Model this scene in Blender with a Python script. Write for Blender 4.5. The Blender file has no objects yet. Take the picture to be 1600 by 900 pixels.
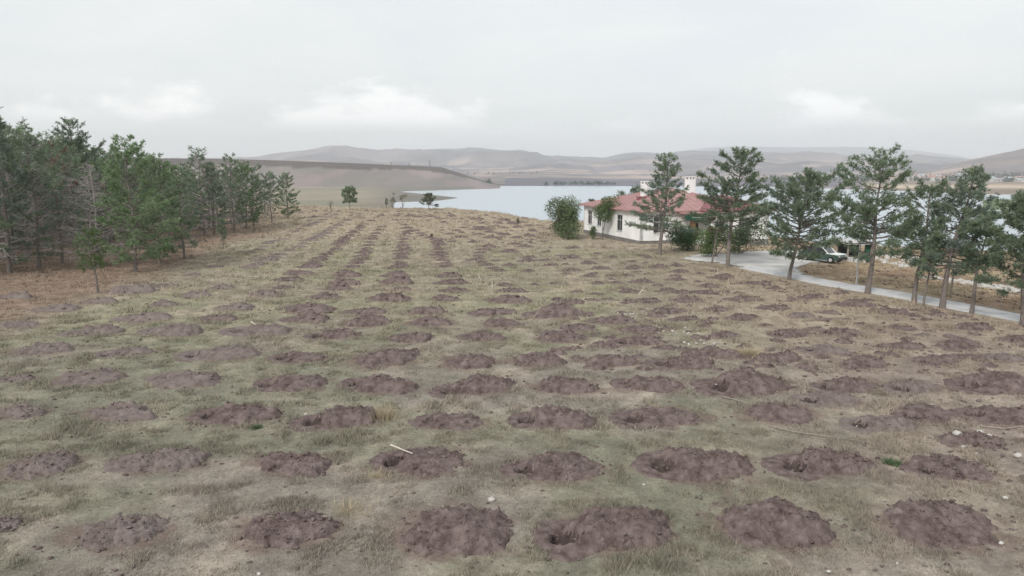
import bpy, math, random
import numpy as np
from mathutils import Vector
PI = math.pi
rnd = random.Random(7)
rng = np.random.default_rng(11)
S = bpy.context.scene
COL = S.collection

# ------------------------------------------------------------------ camera
CAMZ, PITCH, FPX = 8.0, math.radians(9.05), 1142.0
cam_d = bpy.data.cameras.new('camera'); cam = bpy.data.objects.new('camera', cam_d); COL.objects.link(cam)
cam_d.sensor_width = 36.0; cam_d.lens = 36.0*FPX/1600.0
cam_d.clip_start = 0.1; cam_d.clip_end = 60000
cam.location = (0, 0, CAMZ); cam.rotation_euler = (PI/2-PITCH, 0, 0)
S.camera = cam

# ------------------------------------------------------------------ world, sun, exposure
SUN_EL, SUN_AZ = 40.0, 212.0          # elevation; azimuth clockwise from +Y (sun behind-left of the camera)
W = bpy.data.worlds.new('World'); S.world = W; W.use_nodes = True
wn, wl = W.node_tree.nodes, W.node_tree.links
wn.clear()
def N(nodes, t, **kw):
    n = nodes.new(t)
    for k, v in kw.items():
        if k in n.inputs: n.inputs[k].default_value = v
        else: setattr(n, k, v)
    return n
out = N(wn, 'ShaderNodeOutputWorld'); bg = N(wn, 'ShaderNodeBackground'); bg.inputs['Strength'].default_value = 1.0
sky = N(wn, 'ShaderNodeTexSky'); sky.sky_type = 'NISHITA'; sky.sun_disc = False
sky.sun_elevation = math.radians(SUN_EL); sky.sun_rotation = math.radians(SUN_AZ)
sky.air_density = 1.0; sky.dust_density = 2.5; sky.ozone_density = 1.0
skm = N(wn, 'ShaderNodeVectorMath', operation='SCALE'); skm.inputs['Scale'].default_value = 0.082
wl.new(sky.outputs[0], skm.inputs[0])
tc = N(wn, 'ShaderNodeTexCoord'); sep = N(wn, 'ShaderNodeSeparateXYZ'); wl.new(tc.outputs['Generated'], sep.inputs[0])
# high thin cloud sheet: direction projected on a flat layer
addz = N(wn, 'ShaderNodeMath', operation='ADD'); wl.new(sep.outputs['Z'], addz.inputs[0]); addz.inputs[1].default_value = 0.14
mx = N(wn, 'ShaderNodeMath', operation='MAXIMUM'); wl.new(addz.outputs[0], mx.inputs[0]); mx.inputs[1].default_value = 0.05
dvx = N(wn, 'ShaderNodeMath', operation='DIVIDE'); wl.new(sep.outputs['X'], dvx.inputs[0]); wl.new(mx.outputs[0], dvx.inputs[1])
dvy = N(wn, 'ShaderNodeMath', operation='DIVIDE'); wl.new(sep.outputs['Y'], dvy.inputs[0]); wl.new(mx.outputs[0], dvy.inputs[1])
cmb = N(wn, 'ShaderNodeCombineXYZ'); wl.new(dvx.outputs[0], cmb.inputs[0]); wl.new(dvy.outputs[0], cmb.inputs[1])
hi = N(wn, 'ShaderNodeTexNoise'); hi.inputs['Scale'].default_value = 0.9; hi.inputs['Detail'].default_value = 7; hi.inputs['Roughness'].default_value = 0.55; hi.inputs['Distortion'].default_value = 0.4
wl.new(cmb.outputs[0], hi.inputs['Vector'])
hir = N(wn, 'ShaderNodeMapRange'); hir.inputs['From Min'].default_value = 0.28; hir.inputs['From Max'].default_value = 0.66
hir.inputs['To Min'].default_value = 0.70; hir.inputs['To Max'].default_value = 1.0
wl.new(hi.outputs[0], hir.inputs['Value'])
m1 = N(wn, 'ShaderNodeMix', data_type='RGBA'); wl.new(hir.outputs[0], m1.inputs['Factor'])
wl.new(skm.outputs[0], m1.inputs['A']); m1.inputs['B'].default_value = (0.50, 0.512, 0.508, 1)
# low heaped clouds: noise on the direction, squeezed in height
scl = N(wn, 'ShaderNodeVectorMath', operation='MULTIPLY'); scl.inputs[1].default_value = (1, 1, 2.3)
wl.new(tc.outputs['Generated'], scl.inputs[0])
cu = N(wn, 'ShaderNodeTexNoise'); cu.inputs['Scale'].default_value = 4.6; cu.inputs['Detail'].default_value = 11; cu.inputs['Roughness'].default_value = 0.6; cu.inputs['Distortion'].default_value = 0.15
off = N(wn, 'ShaderNodeVectorMath', operation='ADD'); off.inputs[1].default_value = (5.65, 0.2, 0.13)
wl.new(scl.outputs[0], off.inputs[0]); wl.new(off.outputs[0], cu.inputs['Vector'])
cur = N(wn, 'ShaderNodeMapRange'); cur.inputs['From Min'].default_value = 0.49; cur.inputs['From Max'].default_value = 0.62; cur.interpolation_type = 'SMOOTHSTEP'
thz = N(wn, 'ShaderNodeMath', operation='MULTIPLY_ADD'); thz.inputs[1].default_value = -2.0; thz.inputs[2].default_value = 0.155
wl.new(sep.outputs['Z'], thz.inputs[0])      # heaps thin out upwards into rounded tops
cua = N(wn, 'ShaderNodeMath', operation='ADD'); wl.new(cu.outputs[0], cua.inputs[0]); wl.new(thz.outputs[0], cua.inputs[1])
wl.new(cua.outputs[0], cur.inputs['Value'])
bu = N(wn, 'ShaderNodeMapRange'); bu.inputs['From Min'].default_value = 0.045; bu.inputs['From Max'].default_value = 0.075; bu.interpolation_type = 'SMOOTHSTEP'
bd = N(wn, 'ShaderNodeMapRange'); bd.inputs['From Min'].default_value = 0.13; bd.inputs['From Max'].default_value = 0.17; bd.inputs['To Min'].default_value = 1; bd.inputs['To Max'].default_value = 0; bd.interpolation_type = 'SMOOTHSTEP'
wl.new(sep.outputs['Z'], bu.inputs['Value']); wl.new(sep.outputs['Z'], bd.inputs['Value'])
b1 = N(wn, 'ShaderNodeMath', operation='MULTIPLY'); wl.new(bu.outputs[0], b1.inputs[0]); wl.new(bd.outputs[0], b1.inputs[1])
b2 = N(wn, 'ShaderNodeMath', operation='MULTIPLY'); wl.new(b1.outputs[0], b2.inputs[0]); wl.new(cur.outputs[0], b2.inputs[1])
b3 = N(wn, 'ShaderNodeMath', operation='MULTIPLY'); wl.new(b2.outputs[0], b3.inputs[0]); b3.inputs[1].default_value = 1.0
m2 = N(wn, 'ShaderNodeMix', data_type='RGBA'); wl.new(b3.outputs[0], m2.inputs['Factor'])
wl.new(m1.outputs['Result'], m2.inputs['A']); m2.inputs['B'].default_value = (0.66, 0.66, 0.655, 1)
wl.new(m2.outputs['Result'], bg.inputs['Color']); wl.new(bg.outputs[0], out.inputs['Surface'])

sun_d = bpy.data.lights.new('sun', 'SUN'); sun_d.energy = 1.5; sun_d.angle = math.radians(11); sun_d.color = (1, 0.96, 0.9)
sun = bpy.data.objects.new('sun', sun_d); COL.objects.link(sun)
_a, _e = math.radians(SUN_AZ), math.radians(SUN_EL)
sdir = Vector((math.sin(_a)*math.cos(_e), math.cos(_a)*math.cos(_e), math.sin(_e)))
sun.rotation_euler = sdir.to_track_quat('Z', 'Y').to_euler()
S.view_settings.view_transform = 'Standard'; S.view_settings.look = 'None'
S.view_settings.exposure = 0.9; S.view_settings.gamma = 1.0; S.view_settings.use_curve_mapping = False
S.cycles.max_bounces = 6; S.cycles.volume_bounces = 3; S.cycles.transparent_max_bounces = 8
S.cycles.use_denoising = True; S.cycles.denoising_prefilter = 'NONE'; S.cycles.denoising_input_passes = 'RGB_ALBEDO_NORMAL'

# ------------------------------------------------------------------ helpers
def hsh(ix, iy, s):
    h = (ix.astype(np.int64)*374761393 + iy.astype(np.int64)*668265263 + s*1442695041) & 0xFFFFFFFF
    h = ((h ^ (h >> 13))*1274126177) & 0xFFFFFFFF
    h = ((h ^ (h >> 16))*2246822519) & 0xFFFFFFFF
    return ((h ^ (h >> 15)) & 0xFFFFFF)/float(0xFFFFFF)
def vn(x, y, s=0):
    x = np.asarray(x, float); y = np.asarray(y, float)
    ix, iy = np.floor(x), np.floor(y); fx, fy = x-ix, y-iy
    fx = fx*fx*fx*(fx*(fx*6-15)+10); fy = fy*fy*fy*(fy*(fy*6-15)+10)
    a, b, c, d = hsh(ix, iy, s), hsh(ix+1, iy, s), hsh(ix, iy+1, s), hsh(ix+1, iy+1, s)
    return (a*(1-fx)+b*fx)*(1-fy)+(c*(1-fx)+d*fx)*fy
def fbm(x, y, s=0, o=4, g=0.5):
    v, a, t = 0, 1.0, 0
    for i in range(o):
        v = v+a*vn(x*2**i+i*17.3, y*2**i-i*9.1, s+i); t += a; a *= g
    return v/t
def ridg(x, y, s=0, o=4):
    v, a, t = 0, 1.0, 0
    for i in range(o):
        v = v+a*(1-np.abs(2*vn(x*2**i+i*7.7, y*2**i+i*3.1, s+i)-1)); t += a; a *= 0.5
    return v/t
def sst(e0, e1, x):
    t = np.clip((np.asarray(x, float)-e0)/(e1-e0), 0, 1); return t*t*(3-2*t)
def lerp(a, b, t):
    t = np.asarray(t)[..., None]; return np.asarray(a)*(1-t)+np.asarray(b)*t

def mesh(name, V, F, mat=None, col=None, smooth=False, mats=None, midx=None):
    V = np.ascontiguousarray(V, dtype=np.float32); m = bpy.data.meshes.new(name)
    if isinstance(F, np.ndarray):
        F = np.ascontiguousarray(F, dtype=np.int32); n, k = F.shape
        m.vertices.add(len(V)); m.vertices.foreach_set('co', V.ravel())
        m.loops.add(n*k); m.loops.foreach_set('vertex_index', F.ravel())
        m.polygons.add(n); m.polygons.foreach_set('loop_start', np.arange(0, n*k, k, dtype=np.int32))
        m.update(calc_edges=True)
    else:
        m.from_pydata([tuple(map(float, v)) for v in V], [], F); m.update()
    if col is not None:
        c = np.ones((len(V), 4), np.float32); c[:, :3] = col
        at = m.color_attributes.new('Col', 'FLOAT_COLOR', 'POINT'); at.data.foreach_set('color', c.ravel())
    if mats:
        for q in mats: m.materials.append(q)
        m.polygons.foreach_set('material_index', np.asarray(midx, dtype=np.int32))
    elif mat: m.materials.append(mat)
    if smooth: m.polygons.foreach_set('use_smooth', np.ones(len(m.polygons), dtype=bool))
    return m
def link(name, m, parent=None, loc=None, rz=None, sc=None):
    o = bpy.data.objects.new(name, m); COL.objects.link(o)
    if parent: o.parent = parent
    if loc is not None: o.location = loc
    if rz is not None: o.rotation_euler = (0, 0, rz)
    if sc is not None: o.scale = sc if hasattr(sc, '__len__') else (sc, sc, sc)
    return o
def tag(o, label=None, cat=None, group=None, kind=None):
    if label: o['label'] = label
    if cat: o['category'] = cat
    if group: o['group'] = group
    if kind: o['kind'] = kind
    return o
class MB:
    """collects simple solids into one mesh"""
    def __init__(s): s.v = []; s.f = []
    def add(s, V, F):
        n = len(s.v); s.v += [tuple(v) for v in V]; s.f += [tuple(i+n for i in q) for q in F]; return s
    def box(s, x0, x1, y0, y1, z0, z1):
        return s.add([(x0,y0,z0),(x1,y0,z0),(x1,y1,z0),(x0,y1,z0),(x0,y0,z1),(x1,y0,z1),(x1,y1,z1),(x0,y1,z1)],
                     [(0,3,2,1),(4,5,6,7),(0,1,5,4),(1,2,6,5),(2,3,7,6),(3,0,4,7)])
    def tube(s, pts, rad, n=6, cap=True):
        P = [Vector(p) for p in pts]; k0 = len(s.v)
        for i, p in enumerate(P):
            d = (P[min(i+1, len(P)-1)]-P[max(i-1, 0)]).normalized()
            u = d.cross(Vector((0, 1, 0.13))); u.normalize(); w = d.cross(u)
            for k in range(n):
                a = 2*PI*k/n; s.v.append(tuple(p+(u*math.cos(a)+w*math.sin(a))*rad[i]))
        for i in range(len(P)-1):
            for k in range(n):
                a, b = k0+i*n+k, k0+i*n+(k+1) % n; s.f.append((a, b, b+n, a+n))
        if cap:
            s.f.append(tuple(k0+k for k in range(n))[::-1]); s.f.append(tuple(k0+(len(P)-1)*n+k for k in range(n)))
        return s
    def prism(s, poly, x0, x1, axis='x'):
        n = len(poly)
        f = (lambda p, t: (t, p[0], p[1])) if axis == 'x' else (lambda p, t: (p[0], t, p[1]))
        V = [f(p, x0) for p in poly]+[f(p, x1) for p in poly]
        F = [tuple(range(n))[::-1], tuple(range(n, 2*n))]+[(i, (i+1) % n, (i+1) % n+n, i+n) for i in range(n)]
        return s.add(V, F)
    def build(s, name, mat, parent=None, smooth=False, **kw):
        return link(name, mesh(name, s.v, s.f, mat, smooth=smooth), parent, **kw)
def empty(name, loc, rz=0):
    o = bpy.data.objects.new(name, None); COL.objects.link(o); o.location = loc; o.rotation_euler = (0, 0, rz); o.empty_display_size = 0.2
    return o
ORD = ['', 'first', 'second', 'third', 'fourth', 'fifth', 'sixth', 'seventh', 'eighth', 'ninth', 'tenth', 'eleventh', 'twelfth', 'thirteenth',
       'fourteenth', 'fifteenth', 'sixteenth', 'seventeenth', 'eighteenth', 'nineteenth', 'twentieth', 'twenty-first', 'twenty-second', 'twenty-third', 'twenty-fourth']

# ------------------------------------------------------------------ materials
def mat_new(name):
    m = bpy.data.materials.new(name); m.use_nodes = True
    nt = m.node_tree; b = nt.nodes['Principled BSDF']; b.inputs['Roughness'].default_value = 0.9
    b.inputs['Specular IOR Level'].default_value = 0.15
    return m, nt.nodes, nt.links, b
def mat_noise(name, c1, c2, scale=5, rough=0.9, bump=0.0, bscale=None, detail=6, spec=0.15, coord='Object', metal=0):
    m, n, l, b = mat_new(name)
    t = N(n, 'ShaderNodeTexCoord'); x = N(n, 'ShaderNodeTexNoise'); x.inputs['Scale'].default_value = scale; x.inputs['Detail'].default_value = detail
    l.new(t.outputs[coord], x.inputs['Vector'])
    r = N(n, 'ShaderNodeMapRange'); r.inputs['From Min'].default_value = 0.3; r.inputs['From Max'].default_value = 0.7; l.new(x.outputs[0], r.inputs['Value'])
    mi = N(n, 'ShaderNodeMix', data_type='RGBA'); l.new(r.outputs[0], mi.inputs['Factor']); mi.inputs['A'].default_value = (*c1, 1); mi.inputs['B'].default_value = (*c2, 1)
    l.new(mi.outputs['Result'], b.inputs['Base Color']); b.inputs['Roughness'].default_value = rough; b.inputs['Specular IOR Level'].default_value = spec; b.inputs['Metallic'].default_value = metal
    if bump:
        y = N(n, 'ShaderNodeTexNoise'); y.inputs['Scale'].default_value = bscale or scale*3; y.inputs['Detail'].default_value = 8; l.new(t.outputs[coord], y.inputs['Vector'])
        bp = N(n, 'ShaderNodeBump'); bp.inputs['Strength'].default_value = bump; bp.inputs['Distance'].default_value = 0.05
        l.new(y.outputs[0], bp.inputs['Height']); l.new(bp.outputs[0], b.inputs['Normal'])
    return m
def mat_col(name, rough=0.95, fine=0.0, scales=(), bump=0.0, bscale=20, trans=0.0, var=0.0):
    """colour from the mesh's own colour attribute, broken up by fine noise"""
    m, n, l, b = mat_new(name); b.inputs['Roughness'].default_value = rough; b.inputs['Specular IOR Level'].default_value = 0.1
    a = N(n, 'ShaderNodeVertexColor'); a.layer_name = 'Col'; src = a.outputs['Color']
    t = N(n, 'ShaderNodeTexCoord')
    for sc in scales:
        x = N(n, 'ShaderNodeTexNoise'); x.inputs['Scale'].default_value = sc; x.inputs['Detail'].default_value = 6; x.inputs['Roughness'].default_value = 0.65
        l.new(t.outputs['Object'], x.inputs['Vector'])
        r = N(n, 'ShaderNodeMapRange'); r.inputs['From Min'].default_value = 0.25; r.inputs['From Max'].default_value = 0.75
        r.inputs['To Min'].default_value = 1-fine; r.inputs['To Max'].default_value = 1+fine; l.new(x.outputs[0], r.inputs['Value'])
        s = N(n, 'ShaderNodeVectorMath', operation='SCALE'); l.new(src, s.inputs[0]); l.new(r.outputs[0], s.inputs['Scale']); src = s.outputs[0]
    if var:
        oi = N(n, 'ShaderNodeObjectInfo'); r = N(n, 'ShaderNodeMapRange'); r.inputs['To Min'].default_value = 1-var; r.inputs['To Max'].default_value = 1+var
        l.new(oi.outputs['Random'], r.inputs['Value']); s = N(n, 'ShaderNodeVectorMath', operation='SCALE'); l.new(src, s.inputs[0]); l.new(r.outputs[0], s.inputs['Scale']); src = s.outputs[0]
    l.new(src, b.inputs['Base Color'])
    if bump:
        y = N(n, 'ShaderNodeTexNoise'); y.inputs['Scale'].default_value = bscale; y.inputs['Detail'].default_value = 8; l.new(t.outputs['Object'], y.inputs['Vector'])
        bp = N(n, 'ShaderNodeBump'); bp.inputs['Strength'].default_value = bump; bp.inputs['Distance'].default_value = 0.06
        l.new(y.outputs[0], bp.inputs['Height']); l.new(bp.outputs[0], b.inputs['Normal'])
    if trans:
        tr = N(n, 'ShaderNodeBsdfTranslucent'); l.new(src, tr.inputs['Color']); ms = N(n, 'ShaderNodeMixShader'); ms.inputs[0].default_value = trans
        l.new(b.outputs[0], ms.inputs[1]); l.new(tr.outputs[0], ms.inputs[2]); l.new(ms.outputs[0], n['Material Output'].inputs['Surface'])
    return m
M = {}
M['ground'] = mat_col('ground_mat', fine=0.30, scales=(38.0, 9.0, 0.9), bump=0.7, bscale=30)
M['grass'] = mat_col('grass_mat', trans=0.3)
M['needles'] = mat_col('needle_mat', rough=0.7, trans=0.5, var=0.12)
M['leaf'] = mat_col('leaf_mat', rough=0.7, trans=0.3)
M['soil'] = mat_noise('soil_mat', (0.09, 0.065, 0.061), (0.225, 0.178, 0.168), 3.6, 1.0, 1.0, 30, detail=10, spec=0.05)
M['soil_pale'] = mat_noise('soil_pale_mat', (0.145, 0.114, 0.106), (0.235, 0.197, 0.184), 3.2, 1.0, 1.0, 30, detail=10, spec=0.05)
M['soil_dark'] = mat_noise('soil_dark_mat', (0.06, 0.046, 0.042), (0.105, 0.081, 0.074), 6, 0.95, 0.9, 22, spec=0.1)  # darker soil tone, used for the lining of the planting holes
M['bark'] = mat_noise('bark_mat', (0.13, 0.115, 0.105), (0.24, 0.205, 0.19), 9, 0.95, 0.8, 24)
M['bark_grey'] = mat_noise('bark_grey_mat', (0.28, 0.25, 0.25), (0.40, 0.36, 0.355), 6, 0.95, 0.5, 20)
M['white'] = mat_noise('white_wall_mat', (0.68, 0.68, 0.67), (0.82, 0.82, 0.82), 0.7, 0.85, 0.1, 30)
M['roof_red'] = mat_noise('roof_faded_mat', (0.29, 0.155, 0.152), (0.38, 0.23, 0.222), 1.6, 0.6, 0.1, 8, spec=0.3)
M['roof_dark'] = mat_noise('roof_dark_mat', (0.20, 0.075, 0.085), (0.26, 0.11, 0.12), 0.7, 0.6, 0.1, 8, spec=0.3)
M['stone_dark'] = mat_noise('plinth_mat', (0.13, 0.12, 0.12), (0.24, 0.22, 0.21), 3, 0.9, 0.6, 9)
M['glass'] = mat_noise('pane_mat', (0.02, 0.025, 0.03), (0.05, 0.055, 0.06), 1.5, 0.08, spec=0.6)
M['frame'] = mat_noise('frame_mat', (0.33, 0.33, 0.34), (0.45, 0.45, 0.46), 2, 0.6)
M['door'] = mat_noise('door_mat', (0.17, 0.09, 0.05), (0.25, 0.14, 0.08), 4, 0.6)
M['green_sign'] = mat_noise('sign_green_mat', (0.015, 0.06, 0.04), (0.03, 0.09, 0.06), 2, 0.5)
M['road'] = mat_noise('road_mat', (0.42, 0.42, 0.43), (0.57, 0.57, 0.575), 1.6, 0.9, 0.4, 22, detail=11)
M['yard'] = mat_noise('yard_mat', (0.36, 0.35, 0.34), (0.56, 0.55, 0.53), 0.5, 0.95, 0.4, 12, detail=9)
M['concrete'] = mat_noise('concrete_mat', (0.40, 0.40, 0.40), (0.52, 0.52, 0.51), 2, 0.9, 0.2, 20)
M['limestone'] = mat_noise('limestone_mat', (0.36, 0.345, 0.325), (0.54, 0.525, 0.50), 5, 0.9, 0.6, 14)
M['wood_pale'] = mat_noise('bare_wood_mat', (0.50, 0.45, 0.39), (0.66, 0.61, 0.54), 9, 0.8)
M['wood_grey'] = mat_noise('grey_wood_mat', (0.22, 0.19, 0.165), (0.33, 0.29, 0.25), 9, 0.9)
M['metal'] = mat_noise('galvanised_mat', (0.42, 0.43, 0.44), (0.52, 0.53, 0.54), 6, 0.5, spec=0.4)
M['dark'] = mat_noise('dark_mat', (0.03, 0.03, 0.03), (0.06, 0.06, 0.06), 4, 0.7)
M['rubber'] = mat_noise('rubber_mat', (0.015, 0.015, 0.015), (0.03, 0.03, 0.03), 8, 0.8)
M['car_white'] = mat_noise('car_white_mat', (0.66, 0.70, 0.69), (0.72, 0.76, 0.75), 1, 0.25, spec=0.5)
M['car_green'] = mat_noise('car_green_mat', (0.03, 0.06, 0.05), (0.05, 0.085, 0.07), 1, 0.3, spec=0.5)
m, n, l, b = mat_new('water_mat'); M['water'] = m
b.inputs['Base Color'].default_value = (0.36, 0.425, 0.48, 1); b.inputs['Roughness'].default_value = 0.2; b.inputs['Specular IOR Level'].default_value = 0.5; b.inputs['IOR'].default_value = 1.33
t = N(n, 'ShaderNodeTexCoord'); mp = N(n, 'ShaderNodeMapping'); mp.inputs['Scale'].default_value = (0.25, 0.6, 1); l.new(t.outputs['Object'], mp.inputs[0])
x = N(n, 'ShaderNodeTexNoise'); x.inputs['Scale'].default_value = 1.0; x.inputs['Detail'].default_value = 5; l.new(mp.outputs[0], x.inputs['Vector'])
bp = N(n, 'ShaderNodeBump'); bp.inputs['Strength'].default_value = 0.35; bp.inputs['Distance'].default_value = 0.25; l.new(x.outputs[0], bp.inputs['Height']); l.new(bp.outputs[0], b.inputs['Normal'])

# ------------------------------------------------------------------ terrain height
CP, SP = math.cos(PITCH), math.sin(PITCH)
def project(x, y, z):
    dz = np.asarray(z, float)-CAMZ
    f = np.maximum(y*CP-dz*SP, 0.5); u = y*SP+dz*CP
    return 800+FPX*x/f, 450-FPX*u/f
ip = lambda x, tab: np.interp(x, [a for a, _ in tab], [b for _, b in tab])
EDGE = [(-900,180),(380,172),(700,158),(780,140),(860,122),(950,122),(1100,118),(1200,108),(1300,95),(1400,90),(1600,84),(2400,78)]
def near_h(x, y):
    """the plateau the field lies on, with the fall to the lake at its edge"""
    x = np.asarray(x, float); y = np.asarray(y, float)
    z = 0.35*(fbm(x/19+3, y/19, 5, 3)-0.5)
    px, _ = project(x, np.maximum(y, 4), -0.5)
    # the ground eases down past the track and round the house
    line = 21.0+(y-62)*(-0.36)                      # x of the track at this y
    z = z-1.5*sst(2.5, 26, x-np.where(y > 62, 20+0*y, line))*sst(20, 45, y)
    z = z-0.5*sst(70, 96, y)*sst(-5, 8, x)
    z = z+0.55*sst(-37, -55, x)*sst(20, 45, y)        # forest floor a little higher
    e = ip(px, EDGE)
    z = z-14.5*sst(0, 95, y-e)
    return z
LAKE = -12.0
BOT = [(-900,328),(470,327),(500,317.8),(560,316),(640,315.6),(686,313.6),(700,311.6),(716,309.4),(722,300),(730,280)]
UP = [(560,200),(615,297),(625,299.5),(690,305.8),(716,308.8),(730,309)]
SHORE = [(-900,420),(600,420),(618,300),(640,298.5),(700,297),(772,295),(778,290.5),(1000,290.5),(1200,292),(1330,295.5),(1440,299),(1540,303.5),(1700,306),(2400,309)]
SKY1 = [(-900,240),(300,250),(390,249),(440,241),(480,236),(520,229.5),(545,230.5),(590,236.5),(650,236),(700,234.5),(745,233),(790,236),(820,238.5),(850,246.5),(930,249.5),(950,247),(985,241),(1040,242),(1080,238.5),(1110,241),(1170,240),(1280,243),(1400,249),(1440,246.5),(1475,248),(1510,251),(1600,252),(2400,246)]
SKY2 = [(1380,290),(1430,275),(1470,262.5),(1510,252),(1560,241),(1600,233),(1700,216),(1850,204),(2000,212),(2400,240)]
SKY3 = [(850,275),(1000,252),(1060,238),(1100,231.5),(1150,229),(1250,231),(1350,232),(1420,236),(1500,246),(1600,266),(1700,280)]
def height(x, y):
    x = np.asarray(x, float); y = np.asarray(y, float)
    z = near_h(x, y)
    far = y > 150
    if not np.any(far): return z
    xf, yf = x[far], y[far]
    px, py = project(xf, yf, LAKE)
    e = ip(px, EDGE)
    jag = 1.2*(fbm(xf/60, yf/60, 31, 4)-0.5)
    sd1 = np.minimum(ip(px, BOT)-py, py-ip(px, UP))+jag
    sd1 = np.where(px < 560, ip(px, BOT)-py+jag, sd1)
    sd2 = ip(px, SHORE)-py+jag*0.6
    sd3 = np.minimum(np.minimum(328.0-py, py-311.5), (px-1535)*0.25)+jag*0.5
    sd = np.maximum(np.maximum(sd1, sd2), sd3)
    land = LAKE+np.clip(sd*0.35, -2.4, 0.9)
    land = np.where(yf > e+70, land, -99)
    # table mountain
    zr = ip(px, [(-900,34),(330,27.5),(400,26),(560,20.5),(690,15),(712,8),(745,-3),(785,-12.5)])
    q = (yf-880)/250+0.22*(fbm(xf/90, yf/200, 41, 4)-0.5)
    g = np.interp(q, [0, 0.3, 0.65, 0.86, 0.90, 1.6, 6], [0, 0.14, 0.50, 0.80, 0.99, 1.0, 1.0])
    mesa = LAKE+(zr-LAKE)*g+np.where((q > 0) & (q < 0.86), 5.0*(ridg(xf/42, yf/300, 43, 4)-0.5)*np.clip(g*2, 0, 1)*np.clip((zr+12)/20, 0, 1), 0)
    mesa = np.where((px < 785) & (q > 0.01) & (zr > LAKE), mesa, -99)
    mesa = mesa-np.clip((yf-1700)/30, 0, 40)
    # hills behind the lake
    ys = ip(px, [(-900,1040),(1000,1040),(1200,990),(1330,860),(1540,690),(2400,640)])
    t = np.clip((yf-ys)/(5600-ys), 0, 1.6)
    zt = 8+(268-ip(px, SKY1))*5600/FPX
    hh = np.interp(t, [0, 0.12, 0.35, 0.6, 0.8, 1.0, 1.6], [0, 0.015, 0.10, 0.34, 0.66, 1.0, 0.2])
    gul = ridg(xf/620+0.3, yf/900, 51, 5)-0.55
    hills = -11.2+(zt+11.2)*hh+gul*230*np.interp(t, [0.08, 0.3, 0.55, 0.8, 0.97, 1.05], [0, .12, .5, .6, .14, .3])+12*(fbm(xf/230, yf/230, 57, 4)-0.5)*np.clip(t*3, 0, 1)*np.where(t < 0.97, 1, 0.6)
    hills = np.where(yf > ys, hills, -99)
    zt2 = 8+(268-ip(px, SKY2))*2500/FPX
    g2 = sst(1350, 2500, yf)*(1-sst(2600, 3600, yf))
    h2 = -11+(zt2+11)*g2**1.25+10*(ridg(xf/180, yf/260, 61, 4)-0.5)*g2*np.clip((zt2+11)/60, 0, 1)
    h2 = np.where((px > 1385) & (yf > 1350), h2, -99)
    zt3 = 8+(268-ip(px, SKY3))*9000/FPX
    g3 = np.exp(-((yf-9000)/900)**2)
    h3 = np.where((px > 860) & (px < 1690) & (yf > 6800), -11+(zt3+11)*g3+24*(ridg(xf/1500, yf/1500, 71, 4)-0.5)*g3, -99)
    zf = np.maximum.reduce([z[far], land, mesa, hills, h2, h3])
    z = z.copy(); z[far] = zf
    return z
def near1(x, y): return float(near_h(np.array([x]), np.array([y]))[0])
def height1(x, y): return float(height(np.array([x]), np.array([y]))[0])
def unproj(px, py, fn=near_h, ymax=400.0):
    """the point of the ground that lies under a sight line"""
    u = (450-py)/FPX; r = (px-800)/FPX
    d = np.array([r, CP+u*SP, -SP+u*CP])
    ts = np.exp(np.linspace(math.log(6), math.log(ymax), 6000))
    P = d[None, :]*ts[:, None]+np.array([0, 0, CAMZ])
    below = P[:, 2] < fn(P[:, 0], P[:, 1])
    i = int(np.argmax(below)) if below.any() else len(ts)-1
    return float(P[i, 0]), float(P[i, 1]), float(P[i, 2])
def at_dist(px, py, Y):
    """point on a sight line at depth Y"""
    u = (450-py)/FPX; r = (px-800)/FPX; d = np.array([r, CP+u*SP, -SP+u*CP]); t = Y/d[1]
    return float(d[0]*t), Y, float(CAMZ+d[2]*t)
def ppm(y, z=0): return FPX/(y*CP-(z-CAMZ)*SP)

# ------------------------------------------------------------------ mound positions (read off the photograph as bearings, set on the ground)
ROWS = [
 ('row nearest the camera', [(-5,822,70),(180,835,170),(445,830,165),(705,832,182),(955,834,188),(1205,824,188),(1460,822,195)]),
 ('second row from the camera', [(55,730,130),(250,723,145),(455,725,140),(665,723,150),(870,731,145),(1095,728,150),(1295,726,170),(1487,733,130)]),
 ('third row from the camera', [(30,645,90),(185,647,130),(375,651,115),(535,657,118),(705,660,105),(868,656,112),(1035,654,118),(1213,648,125),(1380,665,105),(1447,647,95),(1572,652,115)]),
 ('fourth row from the camera', [(25,593,60),(130,593,112),(285,595,112),(460,600,108),(595,605,112),(748,607,118),(880,605,102),(1015,602,104),(1172,603,120),(1297,625,95),(1322,605,98),(1430,606,95),(1558,603,115)]),
 ('fifth row from the camera', [(60,548,95),(200,552,82),(345,554,115),(470,560,82),(597,563,118),(728,566,110),(838,565,95),(955,566,86),(1070,570,86),(1120,555,84),(1210,562,84),(1293,549,66),(1350,570,78),(1468,565,74),(1562,561,80)]),
 ('sixth row from the camera', [(150,520,88),(270,520,92),(408,519,95),(525,525,72),(638,530,76),(757,529,74),(875,529,70),(1000,534,88),(1130,525,64),(1237,522,60),(1316,520,62),(1406,542,72),(1500,539,74),(1592,531,50)]),
 ('seventh row from the camera', [(225,498,78),(340,499,66),(478,500,66),(572,505,76),(668,506,76),(783,507,74),(900,513,70),(960,502,66),(994,517,72),(1072,499,46),(1155,498,50),(1252,495,46),(1408,513,44),(1518,513,68)]),
 ('eighth row from the camera', [(255,477,46),(368,481,64),(483,484,80),(570,488,70),(666,488,70),(773,489,74),(868,491,80),(1043,487,56),(1120,484,56),(1211,482,50),(1294,489,30),(1398,489,48),(1427,494,28)]),
 ('ninth row from the camera', [(305,462,60),(345,450,48),(416,460,55),(508,465,56),(610,468,62),(693,468,54),(797,470,62),(892,472,46),(1010,471,46),(1076,470,46),(1162,469,52),(1336,477,54)]),
]
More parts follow.
